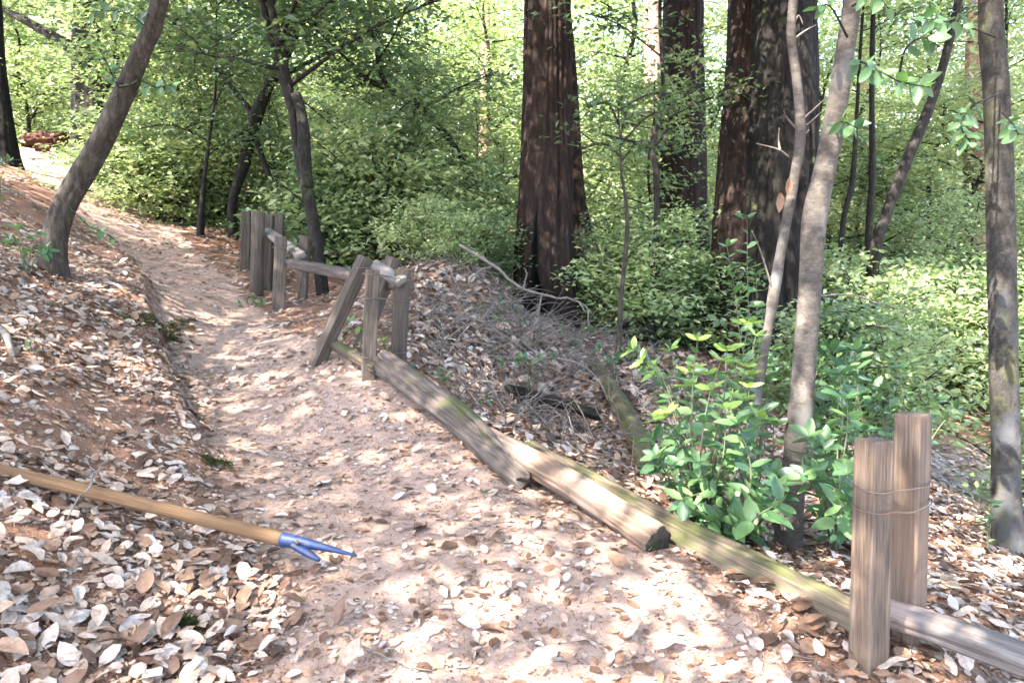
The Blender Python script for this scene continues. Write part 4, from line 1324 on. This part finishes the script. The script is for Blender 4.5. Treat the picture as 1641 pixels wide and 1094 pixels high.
def litter_batch(mb, n, d0, d1, L0, L1, near=True, tilt=0.2):
    x, y = wedge_points(n, d0, d1)
    k = keep_litter(x, y, n, 0.27 if d0 < 5 else 0.75)
    x, y = x[k], y[k]
    m_ = len(x)
    tm = trail_mask(x, y)
    nr = normals_at(x, y)
    nr = nr + RNG.normal(0, 1, (m_, 3)) * (tilt * (1 - 0.45 * tm))[:, None] * np.array([1, 1, 0.2])
    z = H(x, y) + 0.005 + RNG.random(m_) * 0.025 * (1 - 0.8 * tm)
    L = RNG.uniform(L0, L1, m_) * (1 - 0.55 * tm * RNG.random(m_))
    rnd = np.clip(RNG.beta(1.25, 1.05, m_), 0.02, 1)
    yaw = RNG.uniform(0, 6.283, m_)
    pos = np.stack([x, y, z], 1)
    which = RNG.integers(0, 6, m_)
    for q in range(6):
        s = which == q
        if s.any():
            scatter(mb, LEAF_T[q] if near else hexleaf(1, 0.55), pos[s], nr[s], yaw[s], L[s], rnd[s])


mb = MB()
litter_batch(mb, 25000, 1.9, 6.5, 0.035, 0.105)
litter_batch(mb, 14000, 1.9, 6.5, 0.02, 0.05)
# broken flat scraps of leaf, on the trail as well
frag = (np.array([(0, 0, 0), (0.35, -0.32, 0.03), (0.95, -0.18, 0.0), (0.8, 0.3, 0.04), (0.25, 0.38, 0)], float), [np.array([(0, 1, 2, 3, 4)])])
n = 60000
x, y = wedge_points(n, 1.9, 8.0)
k = RNG.random(n) < np.clip(0.75 + 0.6 * vnoise(x * 1.7, y * 1.7, seed=22) + 0.3 * vnoise(x * 6, y * 6, seed=23), 0.15, 1) * (1 - 0.72 * trail_mask(x, y))
x, y = x[k], y[k]; n = len(x)
scatter(mb, frag, np.stack([x, y, H(x, y) + 0.003 + RNG.random(n) * 0.008], 1), normals_at(x, y) + RNG.normal(0, 0.12, (n, 3)), RNG.uniform(0, 6.28, n), RNG.uniform(0.012, 0.042, n), np.clip(RNG.normal(0.55, 0.22, n), 0.05, 1))
# thick drift on the mound beyond the near fence posts
n = 3400
d = RNG.uniform(6.0, 9.6, n); px = RNG.uniform(655, 1120, n)
x = (px - 820.5) / FPX * d; y = (d - 0.28) / CP * 0.985
for q in range(6):
    k = np.arange(n) % 6 == q
    scatter(mb, LEAF_T[q], np.stack([x[k], y[k], H(x[k], y[k]) + 0.01 + RNG.random(k.sum()) * 0.05], 1), normals_at(x[k], y[k]) + RNG.normal(0, 0.3, (k.sum(), 3)), RNG.uniform(0, 6.28, k.sum()), RNG.uniform(0.07, 0.14, k.sum()), np.clip(RNG.normal(0.52, 0.27, k.sum()), 0, 1))
tag(mb.build('leaf_litter', M['litter']), 'deep mixed litter of dry leaves over the bank and trail edges', 'fallen leaves', kind='stuff')
mb = MB()
litter_batch(mb, 26000, 6.5, 13, 0.06, 0.11, False)
litter_batch(mb, 16000, 13, 26, 0.09, 0.15, False)
tag(mb.build('leaf_litter', M['litter']), 'far litter of dry leaves around the fence and up the slope', 'fallen leaves', kind='stuff')

# needles and bark crumbs
mb = MB()
n = 60000
x, y = wedge_points(n, 1.9, 6.0)
k = RNG.random(n) < 1 - 0.6 * trail_mask(x, y)
x, y = x[k], y[k]; n = len(x)
nr = normals_at(x, y) + RNG.normal(0, 0.2, (n, 3))
needle = (np.array([(0, -0.03, 0), (1, -0.02, 0.02), (1, 0.02, 0.02), (0, 0.03, 0)], float), [np.array([(0, 1, 2, 3)])])
scatter(mb, needle, np.stack([x, y, H(x, y) + RNG.random(n) * 0.012 + 0.003], 1), nr, RNG.uniform(0, 6.28, n), RNG.uniform(0.012, 0.05, n), np.clip(RNG.normal(0.33, 0.16, n), 0, 0.8))
crumb = (np.array([(0, 0, 0), (0.5, -0.35, 0.15), (1, 0, 0.1), (0.5, 0.4, 0.25)], float), [np.array([(0, 1, 2, 3)])])
n = 22000
x, y = wedge_points(n, 1.9, 5.0)
scatter(mb, crumb, np.stack([x, y, H(x, y) + 0.003], 1), normals_at(x, y) + RNG.normal(0, 0.3, (n, 3)), RNG.uniform(0, 6.28, n), RNG.uniform(0.004, 0.016, n), np.clip(RNG.normal(0.4, 0.22, n), 0, 1))
tag(mb.build('needle_litter', M['litter']), 'reddish needles and bark crumbs strewn over the trail', 'needles', kind='stuff')

# the 290 fallen leaves that show largest, each one a thing
lit_var = []
for q in range(24):
    tmp = leaf_shape(1, random.uniform(0.4, 0.62), random.uniform(-0.35, 0.4), random.uniform(-0.15, 0.25), random.uniform(-0.35, 0.35), wav=random.uniform(0.01, 0.07),
                     st=(0.0, 0.1, 0.28, 0.5, 0.72, 0.9, 1.0))
    r = [0.93, 0.88, 0.8, 0.74, 0.6, 0.45, 0.3, 0.2][q % 8]
    lit_var.append((MB().add(tmp[0], tmp[1], r).mesh('fallen_leaf', M['litter']), r))
single = []
cnt = 0
while cnt < 290:
    d = random.uniform(2.2, 4.0); px = random.uniform(-20, 1660)
    x = (px - 820.5) / FPX * d; y = (d - 0.28) / CP * 0.985
    tm = float(trail_mask(np.array([x]), np.array([y]))[0])
    if tm > 0.5 and random.random() < 0.88: continue
    q = random.randrange(24)
    me, r = lit_var[q]
    o = bpy.data.objects.new('fallen_leaf', me); COL.objects.link(o)
    nrm = Vector(normals_at(np.array([x]), np.array([y]))[0]) + Vector((random.gauss(0, .22), random.gauss(0, .22), 0))
    s = random.uniform(0.07, 0.12)
    o.matrix_world = Matrix.Translation((x, y, Hs(x, y) + 0.02 + random.random() * 0.02)) @ nrm.to_track_quat('Z', 'Y').to_matrix().to_4x4() @ Matrix.Rotation(random.uniform(0, 6.28), 4, 'Z') @ Matrix.Scale(s, 4)
    tone = 'whitish' if r > 0.88 else 'pale tan' if r > 0.7 else 'light brown' if r > 0.5 else 'brown'
    single.append((o, tone, s, np.array([x, y])))
    cnt += 1

LAND = [('the tool handle middle', P(230, 800, 3.1)), ('the tool handle left end', P(20, 750, 3.1)), ('the blue socket', P(500, 872, 3.0)), ('the dark moss tuft', P(278, 1010, 2.6)),
        ('the bottom left corner', P(20, 1060, 2.35)), ('the bare twig', P(620, 1050, 2.45)), ('the short grey stick', P(905, 1056, 2.5)), ('the forked trail twig', P(900, 1000, 2.7)),
        ('the brown log end', P(1055, 870, 3.2)), ('the mossy log middle', P(1200, 900, 2.95)), ('the left front post', P(1391, 1078, 2.4)), ('the silver rail', P(1540, 1030, 2.4)),
        ('the slim split stick', P(1600, 990, 3.15)), ('the grey log end', P(848, 780, 3.95)), ('the smooth grey trunk', P(1262, 880, 3.95)), ('the left picture edge', P(5, 900, 2.6)),
        ('the foot of the bank', P(400, 830, 3.4)), ('the grey stone', P(1040, 955, 2.85)), ('the pale stone', P(1110, 935, 2.95)), ('the middle of the trail', P(700, 850, 3.3))]
keyed = {}
for o, tone, s_, xy in single:
    ds = [np.hypot(*(xy - l_[1][:2])) for l_ in LAND]
    i = int(np.argmin(ds)); v = xy - LAND[i][1][:2]
    side = ('right of' if v[0] > 0 else 'left of') if abs(v[0]) > abs(v[1]) else ('beyond' if v[1] > 0 else 'in front of')
    size = 'large' if s_ > 0.095 else 'small'
    keyed.setdefault((size, tone, side, LAND[i][0]), []).append((ds[i], o))
for (size, tone, side, lm), lst in keyed.items():
    lst.sort(key=lambda q: q[0])
    for k, (_, o) in enumerate(lst):
        tail = '' if len(lst) == 1 else (', nearest' if k == 0 else ', %s nearest' % ORD[k])
        tag(o, '%s %s fallen leaf %s %s%s' % (size, tone, side, lm, tail), 'fallen leaf', 'large fallen leaves in the foreground litter')

# moss tufts and small clumps
def moss_clump(label, c, rx, ry, n, h=0.02):
    mb = MB()
    a = RNG.uniform(0, 6.28, n); r = np.sqrt(RNG.random(n))
    x = c[0] + np.cos(a) * r * rx; y = c[1] + np.sin(a) * r * ry
    kk = vnoise(x * 14, y * 14, seed=8) + 0.5 * vnoise(x * 40, y * 40, seed=9) > r * 1.1 - 0.75
    x, y, r = x[kk], y[kk], r[kk]; n = len(x)
    z = H(x, y) + 0.012 + h * (1 - r ** 2)
    nr = RNG.normal(0, 1, (n, 3)) * np.array([1, 1, 0.6]); nr[:, 2] = np.abs(nr[:, 2])
    scatter(mb, (np.array([(0, -0.12, 0), (0.5, -.1, .3), (1, 0, 0.5), (.5, .1, .3)], float), [np.array([(0, 1, 2, 3)])]), np.stack([x, y, z], 1), nr, RNG.uniform(0, 6.28, n), RNG.uniform(0.012, 0.03, n), RNG.random(n))
    o = mb.build('moss_clump', M['moss'], None, c)
    return tag(o, label, 'moss')


moss_clump('dark green moss tuft among leaves at the lower left', ground_at(278, 2.62), 0.10, 0.05, 1500, 0.03)
moss_clump('mossy lump at the foot of the bank above the tool handle', ground_at(350, 4.1), 0.10, 0.06, 1200, 0.03)
moss_clump('moss growing on the lip of the bank next to the narrow trail', ground_at(264, 6.3), 0.16, 0.75, 9000, 0.03)

# ------------------------------------------------------------------ near shrubs: every leaf its own part
near_leaf = []
for q in range(18):
    tmp = leaf_shape(1, random.uniform(0.42, 0.52), random.uniform(0.1, 0.6), random.uniform(0.1, 0.35), random.uniform(-0.3, 0.3), wav=random.uniform(0, 0.02),
                     st=(0.0, 0.1, 0.3, 0.55, 0.78, 0.92, 1.0))
    near_leaf.append(MB().add(tmp[0], tmp[1], (q % 6) / 6 * 0.85 + 0.02).mesh('leaf', M['leaf_near']))
bright_leaf = []
for q in range(3):
    tmp = leaf_shape(1, 0.42, 0.3, 0.2, st=(0.0, 0.1, 0.3, 0.55, 0.78, 0.92, 1.0))
    bright_leaf.append(MB().add(tmp[0], tmp[1], 1.0).mesh('leaf', M['leaf_near']))
dry_hang = MB().add(*leaf_shape(1, 0.42, 0.5, 0.4, 0.4, st=(0.0, 0.1, 0.3, 0.55, 0.78, 0.92, 1.0)), 0.42).mesh('leaf', M['litter'])


def put_leaf(parent, org, pos, direction, L, meshes, up=None):
    d = Vector(direction).normalized()
    u = Vector(up) if up is not None else Vector((random.gauss(0, .35), random.gauss(0, .35) - 0.25, 1))
    z = (u - d * u.dot(d)); z.normalize()
    y = z.cross(d)
    R = Matrix((d, y, z)).transposed().to_4x4()
    o = bpy.data.objects.new('leaf', random.choice(meshes)); COL.objects.link(o)
    o.parent = parent
    o.matrix_local = Matrix.Translation(Vector(pos) - Vector(org)) @ R @ Matrix.Scale(L, 4)
    return o


def shrub(name, label, base, stems, leaf_L=0.085, step=0.055, bare=0.25, meshes=None, bright_tip=False, r=0.006, group=None, cat='shrub', ground=True, side=True):
    b = P(*base)
    if ground: b[2] = min(b[2], Hs(b[0], b[1])) - 0.02
    t_ = thing(name, label, cat, b, group=group)
    if cat == 'shrub' and side:                     # side shoots beside every main stem
        more = []
        for s in stems:
            for q in range(2 if leaf_L > 0.08 else 1):
                dx, dy, dd = random.uniform(-38, 38), random.uniform(-12, 45), random.uniform(-0.3, 0.3)
                more.append([(a_ + dx * (i_ + 1) / len(s), b_ + dy * (i_ + 1) / len(s), c_ + dd) for i_, (a_, b_, c_) in enumerate(s)])
        stems = stems + more
        leaf_L *= 1.1; step *= 1.25
    for s in stems:
        pts = [b] + [P(*q) for q in s]
        L = sum(np.linalg.norm(pts[i + 1] - pts[i]) for i in range(len(pts) - 1))
        k = max(8, int(L / 0.03))
        pp = resample(pts, k)
        mb = MB(); tube(mb, pp, np.linspace(r, r * 0.35, k), 6)
        mb.build('stem', M['leaf_stem'], t_, b)
        T, A, B = frames(pp)
        a = random.random() * 6
        dist = L * bare
        while dist < L * 0.97:
            i = min(k - 1, int(dist / L * (k - 1)))
            a += 2.4
            dr = A[i] * math.cos(a) + B[i] * math.sin(a) + T[i] * 0.45
            put_leaf(t_, b, pp[i], dr + np.array([0, 0, random.uniform(-0.25, 0.15)]), leaf_L * random.uniform(0.45, 1.3), meshes or near_leaf)
            dist += step * random.uniform(0.7, 1.3)
        for q in range(5):                     # whorl at the tip
            a += 1.26
            dr = A[-1] * math.cos(a) + B[-1] * math.sin(a) + T[-1] * 0.5
            put_leaf(t_, b, pp[-1], dr, leaf_L * random.uniform(0.7, 1.05), bright_leaf if bright_tip and pts[-1][2] > b[2] + 0.55 or bright_tip and cat != 'shrub' else (meshes or near_leaf))
    return t_


m_, nt_, out_ = mat_new('green_stem')
principled(nt_, out_, (0.075, 0.075, 0.04), 0.6)
M['leaf_stem'] = m_

shrub('tanoak_shrub', 'leafy green shrub with bright tips leaning over the mossy log', (1120, 830, 3.9),
      [[(1100, 740, 3.9), (1070, 660, 3.85)], [(1110, 720, 3.9), (1110, 620, 3.9), (1118, 545, 3.9)], [(1140, 730, 3.8), (1160, 640, 3.8), (1165, 560, 3.8)],
       [(1075, 770, 3.7), (1050, 730, 3.65)], [(1160, 760, 3.7), (1180, 700, 3.7), (1190, 640, 3.7)], [(1090, 700, 4.1), (1050, 590, 4.2), (1015, 560, 4.2)],
       [(1130, 780, 3.6), (1120, 740, 3.5)], [(1150, 690, 4.0), (1135, 600, 4.0)], [(1190, 700, 4.2), (1200, 600, 4.2)], [(1150, 720, 4.3), (1175, 620, 4.4), (1190, 520, 4.5)], [(1130, 720, 4.3), (1090, 620, 4.4), (1075, 560, 4.5)], [(1095, 760, 3.9), (1080, 700, 4.0)]], 0.085, 0.05, 0.22, bright_tip=True)
shrub('tanoak_shrub', 'dark green shrub with large leaves at the foot of the smooth grey trunk', (1190, 850, 3.75),
      [[(1195, 790, 3.7), (1180, 740, 3.65)], [(1215, 780, 3.7), (1225, 720, 3.7), (1220, 660, 3.7)], [(1170, 810, 3.6), (1130, 790, 3.5), (1095, 800, 3.4)],
       [(1160, 830, 3.5), (1140, 835, 3.45)], [(1235, 800, 3.6), (1240, 760, 3.55)], [(1190, 830, 3.45), (1215, 800, 3.4)]], 0.10, 0.042, 0.15)
shrub('tanoak_shrub', 'upright shrub with a column of round leaves in front of the big right pair', (1215, 720, 4.9),
      [[(1215, 620, 4.9), (1200, 500, 4.9), (1197, 350, 4.9)], [(1220, 640, 4.8), (1190, 560, 4.85), (1178, 470, 4.9), (1165, 395, 4.95)], [(1228, 640, 4.9), (1215, 540, 4.9), (1212, 440, 5.0)],
       [(1190, 660, 4.7), (1170, 600, 4.7)], [(1225, 660, 4.8), (1235, 600, 4.8), (1238, 560, 4.8)]], 0.085, 0.028, 0.25, r=0.005, side=False)
shrub('tanoak_shrub', 'broad leaved shrub between the grey trunk and the right front posts', (1340, 850, 3.9),
      [[(1330, 780, 3.8), (1320, 720, 3.7)], [(1345, 740, 3.9), (1350, 660, 3.9), (1345, 600, 3.9)], [(1310, 760, 3.7), (1295, 700, 3.6)], [(1365, 760, 3.9), (1385, 690, 3.9)],
       [(1350, 800, 3.6), (1370, 770, 3.5)], [(1310, 700, 4.1), (1305, 640, 4.2), (1330, 560, 4.3)], [(1360, 700, 4.2), (1375, 620, 4.3), (1370, 560, 4.4)]], 0.095, 0.045, 0.2)
shrub('tanoak_shrub', 'shrub with pale blue green leaves hanging over the right fence pair', (1440, 760, 4.8),
      [[(1420, 690, 4.8), (1400, 640, 4.8)], [(1450, 680, 4.8), (1440, 590, 4.8)], [(1480, 690, 4.8), (1500, 640, 4.8)], [(1410, 650, 4.9), (1380, 600, 4.9)], [(1380, 660, 4.9), (1360, 560, 4.9)]], 0.08, 0.05, 0.2)
shrub('seedling', 'seedling with a whorl of yellow green leaves between the leaning fence posts', (575, 560, 5.9),
      [[(570, 540, 5.85), (560, 515, 5.8)], [(582, 540, 5.8), (590, 520, 5.8)]], 0.09, 0.05, 0.6, bright_leaf, True, cat='seedling')
shrub('seedling', 'yellowish seedling low between the two near fence posts', (620, 580, 5.5), [[(618, 560, 5.45), (614, 545, 5.45)]], 0.06, 0.05, 0.6, bright_leaf, True, cat='seedling')
shrub('seedling', 'pale green seedling on the mound below the middle redwood', (850, 600, 6.2), [[(845, 585, 6.2), (835, 575, 6.2)], [(860, 585, 6.2), (885, 572, 6.2)], [(850, 580, 6.2), (805, 580, 6.2)]], 0.08, 0.06, 0.4, cat='seedling')
shrub('seedling', 'sprawling green plant in the brush at the foot of the middle redwood', (800, 520, 7.6), [[(790, 500, 7.6), (770, 490, 7.6)], [(815, 505, 7.6), (830, 495, 7.6)], [(800, 500, 7.7), (805, 480, 7.7)]], 0.07, 0.05, 0.2, cat='plant')
shrub('seedling', 'green plant at the right end of the brush pile', (920, 560, 7.6), [[(915, 545, 7.6), (900, 535, 7.6)], [(930, 545, 7.6), (945, 530, 7.6)]], 0.07, 0.05, 0.2, cat='plant')
shrub('seedling', 'trailing green plant along the upper side of the grey split log', (740, 650, 5.3),
      [[(735, 630, 5.3), (715, 605, 5.4)], [(760, 650, 5.2), (780, 640, 5.2)], [(770, 670, 5.1), (790, 690, 5.0)], [(700, 600, 5.5), (665, 590, 5.6)]], 0.06, 0.045, 0.2, cat='plant')
shrub('seedling', 'blue green leafed plant left of the pale thin sapling in the gully', (985, 600, 7.0), [[(980, 580, 7.0), (960, 560, 7.0)], [(990, 575, 7.0), (1010, 555, 7.0)], [(970, 590, 7.0), (990, 570, 6.9)]], 0.08, 0.05, 0.3, cat='seedling')
shrub('seedling', 'small light green plant at the foot of the mossy upright trunk', (1585, 870, 4.4), [[(1586, 840, 4.4), (1590, 805, 4.4)], [(1582, 850, 4.4), (1578, 830, 4.4)]], 0.06, 0.04, 0.3, cat='seedling')
shrub('seedling', 'small green plant at the foot of the left front post', (1322, 1060, 2.6), [[(1322, 1045, 2.6), (1325, 1030, 2.6)]], 0.045, 0.03, 0.3, cat='seedling')
shrub('seedling', 'low weeds at the foot of the far fence posts', (400, 492, 8.2), [[(395, 480, 8.2)], [(410, 478, 8.2)], [(385, 488, 8.1)], [(420, 485, 8.0)]], 0.07, 0.04, 0.1, cat='weeds')
shrub('seedling', 'leafy plant on the bank to the left of the leaning oak', (40, 430, 5.6), [[(30, 395, 5.6), (15, 385, 5.6)], [(50, 400, 5.6), (60, 375, 5.6)], [(35, 390, 5.7), (30, 365, 5.7)], [(60, 410, 5.6), (75, 400, 5.5)]], 0.085, 0.05, 0.2, cat='plant')
shrub('seedling', 'low plant cut by the left edge on the upper bank', (-10, 300, 7.0), [[(-5, 270, 7.0), (15, 258, 7.0)], [(0, 290, 7.0), (-10, 265, 7.0)]], 0.07, 0.05, 0.2, cat='plant')
shrub('seedling', 'tiny green plant on the bank under the leaning oak', (48, 560, 4.4), [[(48, 548, 4.4)], [(20, 452 + 100, 4.4)]], 0.04, 0.04, 0.2, cat='seedling')

# leafy side branches of the trees in view, leaves as sub-parts
def leafy_branch(parent, path, leaf_L=0.10, step=0.05, bare=0.1, meshes=None, r=0.006):
    org = np.array(parent.location)
    pts = [P(*q) for q in path]
    L = sum(np.linalg.norm(pts[i + 1] - pts[i]) for i in range(len(pts) - 1))
    k = max(8, int(L / 0.03)); pp = resample(pts, k)
    mb = MB(); tube(mb, pp, np.linspace(r, r * 0.4, k), 6)
    br = mb.build('branch', M['dark_bark'], parent, org)
    T, A, B = frames(pp); a = random.random() * 6; dist = L * bare
    while dist < L:
        i = min(k - 1, int(dist / L * (k - 1))); a += 2.4
        dr = A[i] * math.cos(a) + B[i] * math.sin(a) + T[i] * 0.5 + np.array([0, 0, -0.4])
        put_leaf(br, org, pp[i], dr, leaf_L * random.uniform(0.7, 1.2), meshes or near_leaf, up=(random.gauss(0, .5), -0.8 + random.gauss(0, .4), 0.7))
        dist += step * random.uniform(0.6, 1.3)


leafy_branch(grey, [(1365, 95, 3.9), (1395, 105, 3.6), (1440, 130, 3.4), (1490, 140, 3.3)], 0.09, 0.035)
leafy_branch(grey, [(1440, 130, 3.4), (1450, 80, 3.35), (1480, 60, 3.3), (1505, 75, 3.3)], 0.085, 0.035)
leafy_branch(grey, [(1358, 60, 3.9), (1330, 10, 3.8), (1305, 15, 3.8)], 0.09, 0.04, 0.5)
leafy_branch(grey, [(1335, 205, 4.0), (1350, 195, 3.7), (1372, 205, 3.6)], 0.085, 0.03, 0.3)
leafy_branch(grey, [(1366, 10, 3.9), (1400, -10, 3.6), (1425, 15, 3.5)], 0.09, 0.04, 0.3)
leafy_branch(mossy_right, [(1600, 150, 4.5), (1560, 170, 4.1), (1540, 200, 3.9), (1560, 235, 3.8)], 0.09, 0.035, 0.3)
leafy_branch(mossy_right, [(1606, 180, 4.5), (1620, 195, 4.2), (1632, 215, 4.1)], 0.085, 0.035, 0.3)
leafy_branch(mossy_right, [(1595, 60, 4.5), (1540, 40, 4.0), (1480, 30, 3.7)], 0.09, 0.04, 0.4)
leafy_branch(trees['lean'], [(110, 330, 6.2), (140, 360, 6.0), (165, 372, 5.9), (185, 385, 5.85)], 0.07, 0.05, 0.2)
leafy_branch(trees['lean'], [(200, 160, 6.1), (180, 120, 5.9), (165, 90, 5.8), (150, 60, 5.8)], 0.10, 0.035, 0.1)
leafy_branch(trees['lean'], [(215, 120, 6.05), (250, 140, 5.9), (290, 130, 5.8)], 0.10, 0.04, 0.1)
leafy_branch(trees['lean'], [(240, 50, 6.0), (200, 20, 5.8), (130, 20, 5.7)], 0.10, 0.03, 0.1)
# two dry leaves caught on the sapling
for (px, py, L_) in ((1264, 285, 0.105), (1250, 308, 0.12)):
    put_leaf(sapling, np.array(sapling.location), P(px, py, 4.5), (0.1, -0.05, -1), L_, [dry_hang], up=(0.2, -1, 0.1))
# green leaf fallen on the trail
g = P(770, 792, 3.8)
o = link_mesh('fallen_leaf', near_leaf[3], None, Matrix.Translation((g[0], g[1], Hs(g[0], g[1]) + 0.02)) @ Matrix.Rotation(0.4, 4, 'Z') @ Matrix.Scale(0.10, 4))
tag(o, 'single fresh green leaf lying on the trail below the split logs', 'fallen leaf')
